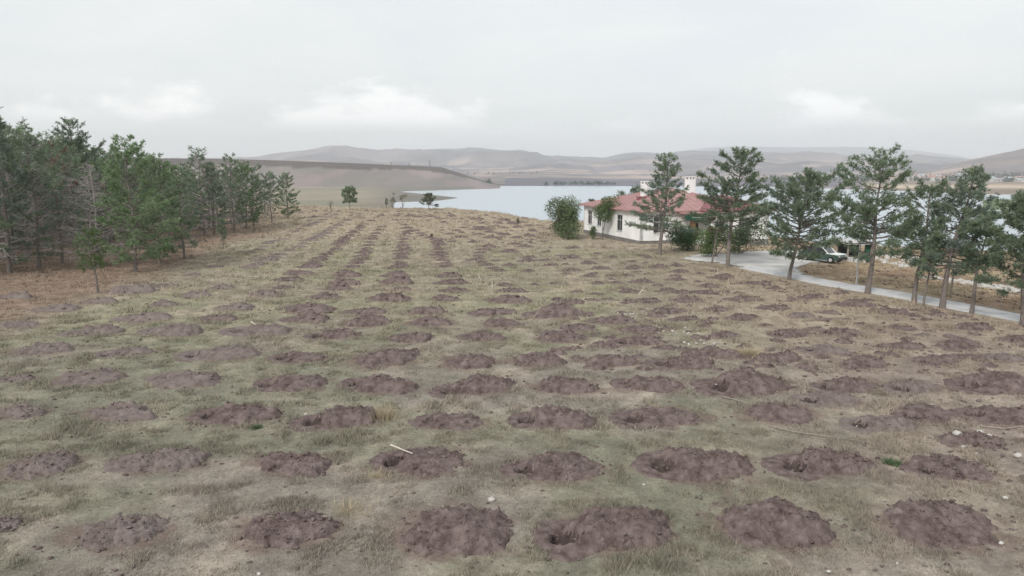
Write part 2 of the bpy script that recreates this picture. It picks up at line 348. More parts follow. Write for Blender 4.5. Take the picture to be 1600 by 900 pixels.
COLS = [
 ('first', [(391,395,24),(405,391,22),(418,381,26),(442,374,18),(461,362,20),(480,354,20),(495,348,17),(512,340,16),(524,336,12)]),
 ('second', [(391,418,34),(418,407,35),(437,398,30),(467,386,28),(484,376,28),(501,369,24),(512,361,21),(527,353,20),(541,345,18),(552,340,16),(563,335,13)]),
 ('third', [(443,450,32),(452,438,52),(466,428,52),(482,417,42),(495,406,30),(509,398,26),(524,390,24),(529,382.5,25),(537,376,22),(544,370,20),(552,364,20),(561,357,20),(569,351,18),(580,345.5,18)]),
 ('fourth', [(530,452,44),(539,443,60),(541,431,48),(548,417,34),(565,406,28),(569,395,32),(575,384,26),(580,374,22),(586,365.5,19),(591,360,17),(597,354.5,18)]),
 ('fifth', [(625,453,42),(622,442,50),(618,432,50),(620,418,36),(627,404,26),(629,397,32),(629,387,28),(628,379,24),(631,370,26),(638,362,24),(632,352,18)]),
 ('sixth', [(711,455,50),(706,442,46),(702,432,46),(694,417,32),(691,407,27),(687,398,28),(684,390,24),(685,383,30),(680,375,26),(661,369,20),(648,361,22)]),
 ('seventh', [(801,455,48),(789,446,38),(778,423,26),(762,415,26),(743,406,28),(750,395,22),(761,386,34),(720,371,22),(703,366,20),(724,356,20)]),
]
EDGEM = [(88,484,72),(155,472,58),(203,457,78),(25,464,58),(28,509,70),(262,448,34),(300,430,30),(335,417,28),(350,405,24)]
SCAT = [(765,372,28),(750,359,30),(763,363,25),(748,367,20),(787,367,22),(806,372,20),(825,369,26),(827,375,22),(848,378,20),(821,386,30),(804,382,22),(795,394,32),(827,402,26),(853,394,16),(774,408,20),(797,415,26),(825,408,26),(850,407,28),(861,415,30),(889,403,34),(918,412,30),(895,388,30),(893,423,36),(920,432,28),(937,420,32),(933,397,20),(825,424,22),(836,445,16),(865,443,24),(933,443,26),(931,460,24),(920,468,20),(950,468,20),
 (956,402,20),(986,409,20),(1008,411,12),(986,420,34),(1027,418,32),(1056,416,36),(1061,425,32),(1092,428,22),(956,431,22),(978,431,22),(1056,437,36),(1012,428,16),(961,442,30),(1001,441,36),(984,456,40),(1040,455,40),(1064,458,40),(1105,448,40),(1103,458,32),(1127,434,40),(1131,457,22),(1173,443,32),(1154,459,22),(1211,451,24),(1273,464,46),(1176,469,30),(1175,495,30),(1320,499,14),(1345,506,20),(1273,515,32),(1441,524,17),(1445,500,20),(1195,509,28)]
FAR = [(674,339,16),(689,342,16),(704,338,18),(721,342,13),(733,340,13),(748,343,18),(759,337,14),(693,348,16),(785,345,24),(799,350,24),(776,349,20),(814,348,20),(825,353,20),(840,353,16),(848,365,18),(806,355,20),(784,356,20),(831,361,20),(640,337,18),(651,339.5,18),(595,337,18),(620,337.5,14),
 (470,333,12),(492,331,12),(508,330,12),(528,331,11),(571,330,12),(586,331,12),(603,331,12),(622,331,11),(640,331,12),(660,332,12),(681,333,12),(700,334,11)]
mounds = []     # x, y, half width, label, group, pale, dug
def add_m(px, py, w, label, group, i, pale=None, nohole=False):
    x, y, z = unproj(px, py)
    a = max(0.5*w/ppm(y, z), 0.35)
    a = min(a, 1.75)
    if pale is None: pale = px < 300 or (px < 430 and py < 640 and rnd.random() < .8) or (px > 1240 and rnd.random() < .15)
    mounds.append(dict(x=x, y=y, a=a, label=label, group=group, pale=pale, dug=(y < 37 and not nohole), px=px, py=py))
for ri, (rn, lst) in enumerate(ROWS):
    lst = sorted(lst)
    for k, (px, py, w) in enumerate(lst):
        add_m(px, py, w, f"brown soil mound, {ORD[k+1]} from left in the {rn}", 'dug soil mounds of the near rows', k)
for cn, lst in COLS:
    lst = sorted(lst, key=lambda q: -q[1]); mid = []
    for p_, q_ in zip(lst[:-1], lst[1:]):
        if p_[1] < 425 and p_[1]-q_[1] > 5.5: mid.append(((p_[0]+q_[0])/2+rnd.uniform(-2, 2), (p_[1]+q_[1])/2, (p_[2]+q_[2])/2*.9))
    lst = lst+mid
    for k, (px, py, w) in enumerate(sorted(lst, key=lambda q: -q[1])):
        add_m(px, py, w, f"small soil mound, {ORD[k+1]} from near end of the {cn} line from the forest", 'soil mounds in long lines towards the lake', k, pale=cn in ('first', 'second'))
for k, (px, py, w) in enumerate(sorted(EDGEM, key=lambda q: -q[1])):
    add_m(px, py, w, f"weathered pale soil mound along the forest edge, {ORD[k+1]} counted from the camera", 'soil mounds along the forest edge', k, pale=True, nohole=True)
SCAT.sort(key=lambda q: q[1]); nb_ = (len(SCAT)+2)//3
for bi, bn in enumerate(('far', 'middle', 'near')):
    for k, (px, py, w) in enumerate(sorted(SCAT[bi*nb_:(bi+1)*nb_])):
        add_m(px, py, w, f"low broken soil mound, {ORD[k+1]} from left in the {bn} band of scattered mounds", 'scattered soil mounds before the house and track', k)
FARM = []
for (px, py, w) in FAR+[(rnd.uniform(455, 860), rnd.uniform(329, 345), rnd.uniform(6, 13)) for _ in range(90)]+[(rnd.uniform(690, 860), rnd.uniform(345, 385), rnd.uniform(7, 15)) for _ in range(45)]:
    if py < 329+max(0, px-690)*.085: continue
    x, y, z = unproj(px, py); FARM.append((x, y, max(.3, .5*w/ppm(y, z))))
for q in mounds:
    q['b'] = q['a']*rnd.uniform(0.56, 0.82); q['a'] *= rnd.uniform(.88, 1.1); q['b'] = q['a']*rnd.uniform(0.55, 0.85); q['h'] = q['a']*rnd.uniform(0.11, 0.25); q['dug'] = q['dug'] and rnd.random() < 0.72; q['sd'] = rnd.randrange(10**6)
    q['rz'] = rnd.gauss(0, 0.3)
    q['rp'] = q['a']*rnd.uniform(0.20, 0.33); q['dep'] = q['a']*rnd.uniform(0.14, 0.28)
    q['pu'] = -0.72*q['a']; q['pv'] = rnd.uniform(-0.12, 0.2)*q['a']
def pit_xy(q):
    c, s = math.cos(q['rz']), math.sin(q['rz'])
    return q['x']+q['pu']*c-q['pv']*s, q['y']+q['pu']*s+q['pv']*c

# track and yard outlines on the ground
TRACK = [(36.0,28),(31.5,35),(28.3,40.6),(25.9,46.6),(23.7,51.5),(22.0,57),(20.2,62.5)]
def track_dist(x, y):
    d = np.full(np.shape(x), 1e9)
    for (ax, ay), (bx, by) in zip(TRACK[:-1], TRACK[1:]):
        ux, uy = bx-ax, by-ay; t = np.clip(((x-ax)*ux+(y-ay)*uy)/(ux*ux+uy*uy), 0, 1)
        d = np.minimum(d, np.hypot(x-ax-t*ux, y-ay-t*uy))
    return d
YARD_PX = [(1062,404),(1085,398),(1130,396),(1190,392),(1240,391),(1300,392),(1312,398),(1312,409),(1270,412),(1248,418),(1262,428),(1235,433),(1200,425),(1160,418),(1120,411),(1085,409)]
YARD = [unproj(a, b)[:2] for a, b in YARD_PX]
def in_poly(x, y, P):
    x = np.asarray(x); y = np.asarray(y); c = np.zeros(x.shape, bool)
    for (ax, ay), (bx, by) in zip(P, P[1:]+P[:1]):
        c ^= ((ay > y) != (by > y)) & (x < (bx-ax)*(y-ay)/(by-ay+1e-12)+ax)
    return c

# ------------------------------------------------------------------ ground colour (what grows or lies there)
C_STRAW, C_GREEN, C_OLIVE, C_BROWN = (0.322,0.277,0.236), (0.172,0.184,0.125), (0.226,0.203,0.174), (0.22,0.178,0.164)
C_LITTER, C_BEIGE = (0.245,0.175,0.13), (0.31,0.258,0.215)
def gcol(x, y):
    x = np.asarray(x, float); y = np.asarray(y, float)
    n1 = fbm(x/5.5, y/5.5, 101, 4); n2 = fbm(x/1.6+9, y/1.6, 102, 4); n3 = fbm(x/13, y/13+4, 103, 3); n4 = fbm(x/0.45, y/0.45, 104, 3)
    c = np.broadcast_to(np.array(C_OLIVE), x.shape+(3,)).copy()
    c = lerp(c, C_STRAW, sst(0.44, 0.66, n2*0.6+n1*0.4)*0.85)
    right = sst(2, 16, x-0.10*y+4*(n3-0.5)*2); farw = sst(60, 110, y)
    g = sst(0.46, 0.62, n1*0.7+n3*0.3)*(1-0.85*right)*(1-0.6*farw)
    g = np.maximum(g, 0.75*sst(-22, -12, x+0.05*y)*(1-sst(-2, 6, x-0.02*y))*sst(30, 44, y)*(1-sst(85, 125, y))*sst(.34, .56, n1))
    c = lerp(c, C_GREEN, g*0.55)
    c = lerp(c, C_BEIGE, right*0.65)
    c = lerp(c, C_BROWN, right*sst(0.45, 0.62, fbm(x/3.1, y/3.1, 107, 4))*0.4)
    c = lerp(c, C_BEIGE, farw*0.6)
    lit = sst(-2, -8, x+22+0.13*(y-40)+3*(n1-0.5)*2)*sst(30, 44, y)*(1-0.6*sst(95, 130, y))
    c = lerp(c, C_LITTER, lit*0.85)
    td = np.where(y < 66, x-np.interp(y, [p[1] for p in TRACK], [p[0] for p in TRACK]), x-21)
    lit2 = sst(0.5, 3, td)*sst(22, 30, y)
    c = lerp(c, lerp(np.array((0.30,0.215,0.15)), np.array((0.345,0.275,0.185)), sst(.4,.6,n1)), lit2*0.9)
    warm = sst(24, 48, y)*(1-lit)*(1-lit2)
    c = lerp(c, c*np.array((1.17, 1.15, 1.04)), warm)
    c = c*(0.74+0.52*n4)[..., None]
    return c
def fcol(x, y, z):
    px, py = project(x, y, z)
    n1 = fbm(x/140, y/140, 201, 4); n2 = fbm(x/600, y/600, 202, 5); n3 = fbm(x/1400+4, y/110, 203, 4)
    hill = lerp(np.array((0.195,0.162,0.172)), np.array((0.125,0.117,0.14)), sst(.42,.58,n2))
    hill = lerp(hill, np.array((0.40,0.30,0.25)), sst(0.52,0.62,n3)*(1-sst(20,120,z))*0.85)
    hill = lerp(hill, np.array((0.11,0.10,0.105)), sst(.5,.6,n1)*0.6)
    mesa = lerp(np.array((0.225,0.182,0.178)), np.array((0.175,0.158,0.148)), sst(.42,.6,fbm(x/26, y/120, 207, 4)))
    plain = lerp(np.array((0.20,0.19,0.145)), np.array((0.25,0.22,0.175)), sst(.4,.6,n1))
    plain = lerp(plain, np.array((0.17,0.155,0.135)), sst(560,640,px)*1.0)
    m = (px < 790) & (y < 1800); c = np.where(m[:, None], mesa, hill)
    c = np.where(((px < 740) & (z < -10.4) & (y < 950))[:, None], plain, c)
    # rock rim of the table mountain
    q = (y-880)/250+0.22*(fbm(x/90, y/200, 41, 4)-0.5)
    rim = m & (q > 0.76+0.08*fbm(x/30, y/30, 209, 3)) & (q < 1.0)
    c = np.where(rim[:, None], np.array((0.085,0.07,0.066)), c)
    gp = (px > 1530) & (y < 600) & (y > 300)
    c = np.where(gp[:, None], np.array((0.13,0.17,0.085)), c)
    sh = (px > 1350) & (y > 600) & (y < 1500)
    c = np.where(sh[:, None], lerp(np.array((0.22,0.175,0.14)), np.array((0.42,0.34,0.26)), sst(800, 900, y)*(1-sst(1000,1100,y))), c)
    c = c*(0.72+0.56*fbm(x/70, y/160, 205, 4))[:, None]
    scr = sst(.56, .66, fbm(x/160+7, y/330, 211, 5))*sst(1500, 2200, y); c = lerp(c, np.array((0.09,0.085,0.09)), scr*0.55)
    return c

# ------------------------------------------------------------------ ground sheet: fan of cells, small near, large far
fr = np.concatenate([np.exp(np.linspace(math.log(9), math.log(260), 430, endpoint=False)), np.exp(np.linspace(math.log(260), math.log(11500), 270))])
fa = np.radians(np.concatenate([np.linspace(-75, -42, 50, endpoint=False), np.linspace(-42, 42, 540, endpoint=False), np.linspace(42, 75, 50)]))
FR, FA = np.meshgrid(fr, fa, indexing='ij')
GX = (FR*np.sin(FA)).ravel(); GY = (FR*np.cos(FA)-10).ravel()
GZ = height(GX, GY)
GZ = GZ+np.where(GY < 110, 0.07*(fbm(GX/1.1, GY/1.1, 301, 4)-0.5)*(1-sst(50, 110, GY)), 0)
tdg = track_dist(GX, GY); flat = (tdg < 2.6) | in_poly(GX, GY, YARD)
GZ = np.where(flat & (GY < 110), height(GX, GY)-0.02, GZ)
soilmask = np.zeros(len(GX)); nearm = GY < 70
for q in mounds:
    if q['y'] > 62: continue
    sel = np.where(nearm & (np.abs(GX-q['x']) < q['a']*2) & (np.abs(GY-q['y']) < q['a']*2))[0]
    if q['dug']:
        cx, cy = pit_xy(q); d = np.hypot(GX[sel]-cx, GY[sel]-cy)
        GZ[sel] = np.where(d < q['rp']*1.38, near1(q['x'], q['y'])-q['dep']-0.45, GZ[sel])
    r = np.hypot((GX[sel]-q['x'])/(q['a']*1.25), (GY[sel]-q['y'])/(q['b']*1.3))
    r = r+0.9*(fbm(GX[sel]/0.5, GY[sel]/0.5, 303, 3)-0.5)
    soilmask[sel] = np.maximum(soilmask[sel], (1-sst(0.70, 1.0, r))*(0.75))
isn = GY < np.interp(project(GX, np.maximum(GY, 4), -0.5)[0], [a for a, _ in EDGE], [b for _, b in EDGE])+85
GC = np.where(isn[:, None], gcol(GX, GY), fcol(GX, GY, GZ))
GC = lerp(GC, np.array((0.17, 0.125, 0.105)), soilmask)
nr, na = len(fr), len(fa)
I = np.arange(nr*na).reshape(nr, na)
GF = np.stack([I[:-1, :-1].ravel(), I[:-1, 1:].ravel(), I[1:, 1:].ravel(), I[1:, :-1].ravel()], 1)[:, ::-1]
g = link('ground', mesh('ground', np.stack([GX, GY, GZ], 1), GF, M['ground'], GC, smooth=True)); tag(g, kind='structure')
lk = link('lake', mesh('lake', [(-3500,100,LAKE),(3500,100,LAKE),(3500,1500,LAKE),(-3500,1500,LAKE)], [(0,1,2,3)], M['water'])); tag(lk, kind='structure')

# track and yard as draped sheets
def drape_poly(P, step, lift):
    x0, x1 = min(p[0] for p in P), max(p[0] for p in P); y0, y1 = min(p[1] for p in P), max(p[1] for p in P)
    xs, ys = np.arange(x0, x1+step, step), np.arange(y0, y1+step, step); X, Y = np.meshgrid(xs, ys, indexing='ij')
    wx, wy = X+0.8*(fbm(X/2, Y/2, 401, 3)-0.5), Y+0.8*(fbm(X/2, Y/2, 402, 3)-0.5)
    ins = in_poly(wx, wy, P); Z = near_h(X.ravel(), Y.ravel())+lift
    idx = np.arange(X.size).reshape(X.shape)
    ok = ins[:-1, :-1] & ins[1:, :-1] & ins[:-1, 1:] & ins[1:, 1:]
    F = np.stack([idx[:-1, :-1][ok], idx[1:, :-1][ok], idx[1:, 1:][ok], idx[:-1, 1:][ok]], 1)
    return np.stack([X.ravel(), Y.ravel(), Z], 1), F
V, F = drape_poly(YARD, 0.35, 0.035)
tag(link('yard', mesh('yard', V, F, M['yard'])), kind='structure')
cum = [0]
for p, q in zip(TRACK[:-1], TRACK[1:]): cum.append(cum[-1]+math.dist(p, q))
ss = np.linspace(0, cum[-1], 90); cx = np.interp(ss, cum, [p[0] for p in TRACK]); cy = np.interp(ss, cum, [p[1] for p in TRACK])
k = np.ones(9)/9; cxs = np.convolve(np.pad(cx, 4, 'edge'), k, 'valid'); cys = np.convolve(np.pad(cy, 4, 'edge'), k, 'valid')
tx, ty = np.gradient(cxs), np.gradient(cys); ln = np.hypot(tx, ty); nx, ny = -ty/ln, tx/ln
V = []
for i in range(90):
    e = 0.12*(float(vn(ss[i]/0.7, 3.0, 411))-0.5), 0.12*(float(vn(ss[i]/0.7, 9.0, 411))-0.5)
    for w in np.linspace(-1.4+e[0]*2, 1.4+e[1]*2, 7): V.append((cxs[i]+nx[i]*w, cys[i]+ny[i]*w))
V = np.array(V); Z = near_h(V[:, 0], V[:, 1])+np.tile([-0.06, .03, .045, .05, .045, .03, -0.06], 90)
idx = np.arange(90*7).reshape(90, 7)
F = np.stack([idx[:-1, :-1].ravel(), idx[:-1, 1:].ravel(), idx[1:, 1:].ravel(), idx[1:, :-1].ravel()], 1)[:, ::-1]
tag(link('road', mesh('road', np.c_[V, Z], F, M['road'])), kind='structure')

# ------------------------------------------------------------------ soil mounds
def ico():
    t = (1+5**.5)/2
    V = np.array([(-1,t,0),(1,t,0),(-1,-t,0),(1,-t,0),(0,-1,t),(0,1,t),(0,-1,-t),(0,1,-t),(t,0,-1),(t,0,1),(-t,0,-1),(-t,0,1)], float)
    F = np.array([(0,11,5),(0,5,1),(0,1,7),(0,7,10),(0,10,11),(1,5,9),(5,11,4),(11,10,2),(10,7,6),(7,1,8),(3,9,4),(3,4,2),(3,2,6),(3,6,8),(3,8,9),(4,9,5),(2,4,11),(6,2,10),(8,6,7),(9,8,1)])
    return V/np.linalg.norm(V[0]), F
IV, IF = ico()
def clodcells(x, y, s):
    """rounded lumps on a jittered lattice"""
    ix, iy = np.floor(x), np.floor(y); best = np.zeros(x.shape)
    for dx in (-1, 0, 1):
        for dy in (-1, 0, 1):
            cx_, cy_ = ix+dx, iy+dy; jx, jy, am = hsh(cx_, cy_, s+1), hsh(cx_, cy_, s+2), hsh(cx_, cy_, s+3)
            rr = 0.3+0.45*am; d2 = ((x-cx_-jx)**2+(y-cy_-jy)**2)/(rr*rr)
            best = np.maximum(best, am*np.sqrt(np.clip(1-d2, 0, 1)))
    return best
def mound_grid(a, b, h, rp, dep, pu, pv, sd, n, dug, hole=True):
    """heap, apron and pit as one height field in local coordinates"""
    u = np.linspace(-1.55*a, 1.45*a, n); v = np.linspace(-1.35*b-0.1*a, 1.35*b+0.1*a, int(n*0.72)); U, Vv = np.meshgrid(u, v, indexing='ij')
    s = sd % 9973
    wu = U+0.35*a*(fbm(U/(0.6*a)+s, Vv/(0.6*a), 1, 3)-0.5)*2*0.6; wv = Vv+0.35*b*(fbm(U/(0.6*a), Vv/(0.6*a)+s, 2, 3)-0.5)*2*0.6
    for (fs, am) in ((0.24, 0.15), (0.10, 0.10)):
        wu = wu+am*a*(fbm(U/(fs*a)+s, Vv/(fs*a), 11, 3)-0.5)*2; wv = wv+am*a*(fbm(U/(fs*a), Vv/(fs*a)+s, 12, 3)-0.5)*2
    pk = (hsh(np.array([3.0]), np.array([float(s)]), 8)[0]-0.5)*0.6
    r = np.hypot((wu-0.10*a)/(a*0.94), wv/b); r1 = np.hypot((wu-(0.10+pk)*a)/(a*0.94), (wv-0.25*b)/b)
    z = h*(0.30*np.clip(1-r*r, 0, 1)+0.62*np.clip(1-r1, 0, 1))
    lump = fbm(U/(0.34*a)+s, Vv/(0.34*a), 3, 5, 0.6)-0.5; fine = ridg(U/(0.15*a)+s, Vv/(0.15*a), 5, 3)-0.6
    k = 1-sst(0.80, 1.10, r)
    cel2 = clodcells(U/(0.12*a)+s*0.37, Vv/(0.12*a)+s*0.91, s+5)
    grain = np.random.default_rng(s).normal(0, 0.013, U.shape)*min(a, 1.2)
    z = z+k*(1.15*h*lump+0.40*h*fine+0.26*h*cel2+grain*1.3)+k*0.03*a
    blob = hsh(np.array([1.0]), np.array([float(s)]), 9)[0]
    bu, bv = (0.25+0.4*blob)*a, (-0.5+blob)*0.5*b
    z = z+0.34*h*np.exp(-(((U-bu)/(0.2*a))**2+((Vv-bv)/(0.2*a))**2))*(0.6+fine)
    d = np.hypot(U-pu, (Vv-pv)*0.9)+0.36*rp*(fbm(U/(0.3*a)+s, Vv/(0.3*a), 7, 3)-0.5)*2
    apron = (1-sst(rp*1.3+0.2*a, rp*1.3+0.4*a, d))*(1.0 if dug or hole else 0.0)
    cover = np.maximum(k, apron)
    z = np.where(cover > 0.02, z+0.025*a*apron*(0.5+vn(U/(0.12*a), Vv/(0.12*a), s)), z)
    z = z-(1-cover)*0.12*a
    if dug:
        pit = 1-sst(0.45*rp, 1.05*rp, d)
        z = z*(1-pit)**1.5-dep*pit+pit*0.02*a*fine
    else:
        ring = np.exp(-((d-rp)/(0.35*rp))**2)*(1.0 if hole else 0.0); z = z+ring*0.06*a-(1-sst(0.5*rp, rp, d))*0.03*a*(1.0 if hole else 0.0)
        pit = 1-sst(0.45*rp, 1.0*rp, d)
        if not hole: pit = pit*0
    keep = cover > 0.0
    idx = np.arange(U.size).reshape(U.shape)
    kk = keep[:-1, :-1] | keep[1:, :-1] | keep[:-1, 1:] | keep[1:, 1:]
    F = np.stack([idx[:-1, :-1][kk], idx[1:, :-1][kk], idx[1:, 1:][kk], idx[:-1, 1:][kk]], 1)
    P = np.stack([U.ravel(), Vv.ravel(), z.ravel()], 1)
    pf = pit.ravel()[F].mean(1) > 0.35
    return P, F, pf
def sub(P, F):
    u, inv = np.unique(F.ravel(), return_inverse=True); return P[u], inv.reshape(F.shape)
def clods(a, b, n, r, smin, smax, P=None):
    """loose angular lumps on and round a heap; P gives the heap's surface"""
    V, F = [], []
    for i in range(n):
        an = r.uniform(0, 2*PI); q = abs(r.gauss(0.75, 0.35)); s = smin*(smax/smin)**(r.random()**1.6)
        if q > 1.05: s *= 0.55
        u, v = 0.1*a+a*q*math.cos(an), b*q*math.sin(an); z0 = 0.0
        if P is not None:
            j = int(np.argmin((P[:, 0]-u)**2+(P[:, 1]-v)**2)); z0 = max(P[j, 2], 0.0)
            if P[j, 2] < -0.1*a: z0 = 0.0
        jit = 1+0.55*(rng.random((12, 1))-0.5)*2; ca, sa = math.cos(an*3), math.sin(an*3)
        Q = IV*jit*np.array([s, s*r.uniform(.55, 1), s*r.uniform(.45, .8)]); Q = np.stack([Q[:, 0]*ca-Q[:, 1]*sa, Q[:, 0]*sa+Q[:, 1]*ca, Q[:, 2]], 1)
        F.append(IF+len(V)*12); V.append(Q+np.array([u, v, z0+s*0.2]))
    return np.concatenate(V), np.concatenate(F)
FARV = []
for i in range(14):
    P, F, pf = mound_grid(1.0, rnd.uniform(.5, .8), rnd.uniform(.22, .34), rnd.uniform(.2, .32), 0.3, -0.72, rnd.uniform(-.1, .2), 1000+i*77, 34, False, i % 3 != 0)
    P, F = sub(P, F); T = np.concatenate([F[:, [0, 1, 2]], F[:, [0, 2, 3]]])
    cv, cf = clods(1.0, 0.72, 26, rnd, 0.03, 0.12, P)
    FARV.append({k: mesh('soil_mound', np.concatenate([P, cv]), np.concatenate([T, cf+len(P)]), M[k], smooth=False) for k in ('soil', 'soil_pale')})
for i, q in enumerate(mounds):
    zb = near1(q['x'], q['y']); mk = 'soil_pale' if q['pale'] else 'soil'
    if q['y'] < 37:
        n = 84 if q['y'] < 22 else 54
        P, F, pf = mound_grid(q['a'], q['b'], q['h'], q['rp'], q['dep'], q['pu'], q['pv'], q['sd'], n, q['dug'], q['dug'])
        if not q['dug']: pf[:] = False
        r2 = random.Random(q['sd']); cv, cf = clods(q['a'], q['b'], 170 if q['y'] < 22 else 90, r2, 0.014, 0.07, P)
        Ph, Fh = sub(P, F[~pf]); Th = np.concatenate([Fh[:, [0, 1, 2]], Fh[:, [0, 2, 3]]])
        o = link('soil_mound', mesh('soil_mound', np.concatenate([Ph, cv]), np.concatenate([Th, cf+len(Ph)]), M[mk]), loc=(q['x'], q['y'], zb), rz=q['rz'])
        if not q['dug']: pf[:] = False
        if pf.any() and q['dug']:
            Pp, Fp = sub(P, F[pf]); h_ = link('planting_hole', mesh('planting_hole', Pp, Fp, M['soil_dark']), o)
        elif False:
            Pp, Fp = sub(P, F[pf]); link('soil_apron', mesh('soil_apron', Pp, Fp, M[mk]), o)
    else:
        o = link('soil_mound', FARV[q['sd'] % 14][mk], loc=(q['x'], q['y'], zb-0.01), rz=q['rz'], sc=(q['a'], q['a']*rnd.uniform(.85, 1.1), q['a']*rnd.uniform(.65, 1.1)))
    tag(o, q['label'], 'soil mound', q['group'])
VV, FF, c0 = [], [], 0
for (x, y, a) in FARM:
    P, F, pf = mound_grid(a, a*.7, a*rnd.uniform(.22, .4), a*.3, .3, -.7*a, 0, rnd.randrange(10**6), 13, False, False); P, F = sub(P, F)
    VV.append(P+np.array([x, y, near1(x, y)])); FF.append(F+c0); c0 += len(P)
tag(link('far_soil_mounds', mesh('far_soil_mounds', np.concatenate(VV), np.concatenate(FF), M['soil'])), 'mass of tiny soil mounds along the far field edge above the lake', 'soil mounds', kind='stuff')

# small broken heaps of turned soil between the mounds of the right half
VV, FF, c0 = [], [], 0
for i in range(230):
    px, py = rnd.uniform(850, 1600), 395+190*rnd.random()**1.15
    if py < 400+max(0, px-1020)*.165: continue
    x, y, z = unproj(px, py); a = rnd.uniform(.22, .62)
    if track_dist(np.array([x]), np.array([y]))[0] < 2.6 or in_poly(np.array([x]), np.array([y]), YARD)[0]: continue
    P, F, pf = mound_grid(a, a*rnd.uniform(.4, .8), a*rnd.uniform(.16, .34), a*.3, .3, -.7*a, 0, rnd.randrange(10**6), 20, False, False); P, F = sub(P, F)
    cv, cf = clods(a, a*.6, 7, rnd, .025, .09, P); T = np.concatenate([F[:, [0, 1, 2]], F[:, [0, 2, 3]], cf+len(P)]); P = np.concatenate([P, cv])
    an = rnd.uniform(-.6, .6); Q = np.stack([P[:, 0]*math.cos(an)-P[:, 1]*math.sin(an), P[:, 0]*math.sin(an)+P[:, 1]*math.cos(an), P[:, 2]], 1)
    VV.append(Q+np.array([x, y, near1(x, y)])); FF.append(T+c0); c0 += len(P)
tag(link('broken_soil', mesh('broken_soil', np.concatenate(VV), np.concatenate(FF), M['soil'])), 'broken scraps of turned soil between the mounds of the right field', 'soil', kind='stuff')
# loose crumbs of soil over the trampled ground
V, F = [], []
cnt = 0
for i in range(8200):
    y = 12+78*rnd.random()**1.3; x = rnd.uniform(-0.75, 0.75)*y
    w = 0.25+0.75*float(sst(2, 16, x-0.10*y))
    if rnd.random() > w or x < -34: continue
    if track_dist(np.array([x]), np.array([y]))[0] < 2.2 or in_poly(np.array([x]), np.array([y]), YARD)[0]: continue
    s = rnd.uniform(0.012, 0.05)*(1+y/60)*(1+.6*(w > .8)*rnd.random())
    P = IV*(1+0.5*(rng.random((12, 1))-0.5))*np.array([s*rnd.uniform(.8, 1.6), s, s*.6])+np.array([x, y, near1(x, y)+s*.2])
    F.append(IF+cnt*12); V.append(P); cnt += 1
tag(link('soil_crumbs', mesh('soil_crumbs', np.concatenate(V), np.concatenate(F), M['soil'])), 'loose crumbs of brown soil over the trampled field', 'soil', kind='stuff')

# ------------------------------------------------------------------ grass
def grass_mesh():
    VV, FF, CC = [], [], []; n0 = 0
    for (y0, y1, dens, hb, wb, nb) in ((9.5, 22, 230, 0.050, 0.011, 5), (22, 40, 84, 0.062, 0.018, 4), (40, 75, 15, 0.09, 0.035, 4), (75, 165, 2.6, 0.13, 0.08, 4)):
        area = 0.5*1.6*(y1*y1-y0*y0); n = int(area*dens)
        y = np.sqrt(rng.uniform(y0*y0, y1*y1, n)); x = rng.uniform(-0.8, 0.8, n)*y
        cl = fbm(x/0.7, y/0.7, 501, 3); ok = cl+rng.uniform(-.3, .3, n) > 0.36
        ok &= (track_dist(x, y) > 1.75) & ~in_poly(x, y, YARD)
        ok &= ~((x > -41) & (x < -200))
        ok &= y < ip(project(x, y, -0.5)[0], EDGE)+25
        x, y, cl = x[ok], y[ok], cl[ok]
        ok = np.ones(len(x), bool)
        for q in mounds:
            if q['y'] < y0-3 or q['y'] > y1+3: continue
            c, s = math.cos(q['rz']), math.sin(q['rz'])
            dx, dy = x-q['x'], y-q['y']; u, v = dx*c+dy*s, -dx*s+dy*c
            ok &= (np.hypot((u-.1*q['a'])/(q['a']*1.0), v/(q['b']*1.05)) > 1) & (np.hypot(u-q['pu'], v-q['pv']) > q['rp']*1.9*(1 if q['dug'] else 0))
        # house footprint
        ok &= ~((x > 8) & (x < 34) & (y > 82) & (y < 112))
        x, y, cl = x[ok], y[ok], cl[ok]; n = len(x)
        z = near_h(x, y)+0.07*(fbm(x/1.1, y/1.1, 301, 4)-0.5)*(1-sst(50, 110, y))-0.01
        col = gcol(x, y)*rng.uniform(0.85, 1.35, (n, 1))
        straw = rng.random(n) < 0.28; col[straw] = col[straw]*0.4+np.array((0.385, 0.335, 0.275))*0.6
        tall = 0.6+1.6*sst(0.5, 0.75, cl); tall = np.where(fbm(x/2.2, y/2.2, 507, 3) > 0.64, tall*1.7, tall)
        for k in range(nb):
            an = rng.uniform(0, 2*PI, n); h = hb*tall*rng.uniform(0.5, 1.4, n); w = wb*rng.uniform(.7, 1.4, n); ln_ = h*rng.uniform(0.3, 1.3, n); la = rng.uniform(0, 2*PI, n)*0.45+0.3
            sp = 0.05 if y1 < 50 else 0.12
            bx, by = x+rng.normal(0, sp, n), y+rng.normal(0, sp, n)
            ca, sa = np.cos(an), np.sin(an)
            P = np.empty((n, 3, 3)); P[:, 0] = np.stack([bx-ca*w, by-sa*w, z], 1); P[:, 1] = np.stack([bx+ca*w, by+sa*w, z], 1)
            P[:, 2] = np.stack([bx+np.cos(la)*ln_, by+np.sin(la)*ln_*0.8, z+h], 1)
            VV.append(P.reshape(-1, 3)); FF.append(np.arange(n*3).reshape(n, 3)+n0); n0 += n*3
            CC.append(np.repeat(col*rng.uniform(.85, 1.15, (n, 1)), 3, axis=0))
    return mesh('grass', np.concatenate(VV), np.concatenate(FF), M['grass'], np.concatenate(CC))
tag(link('grass', grass_mesh()), 'short dry olive grass over the whole field', 'grass', kind='stuff')

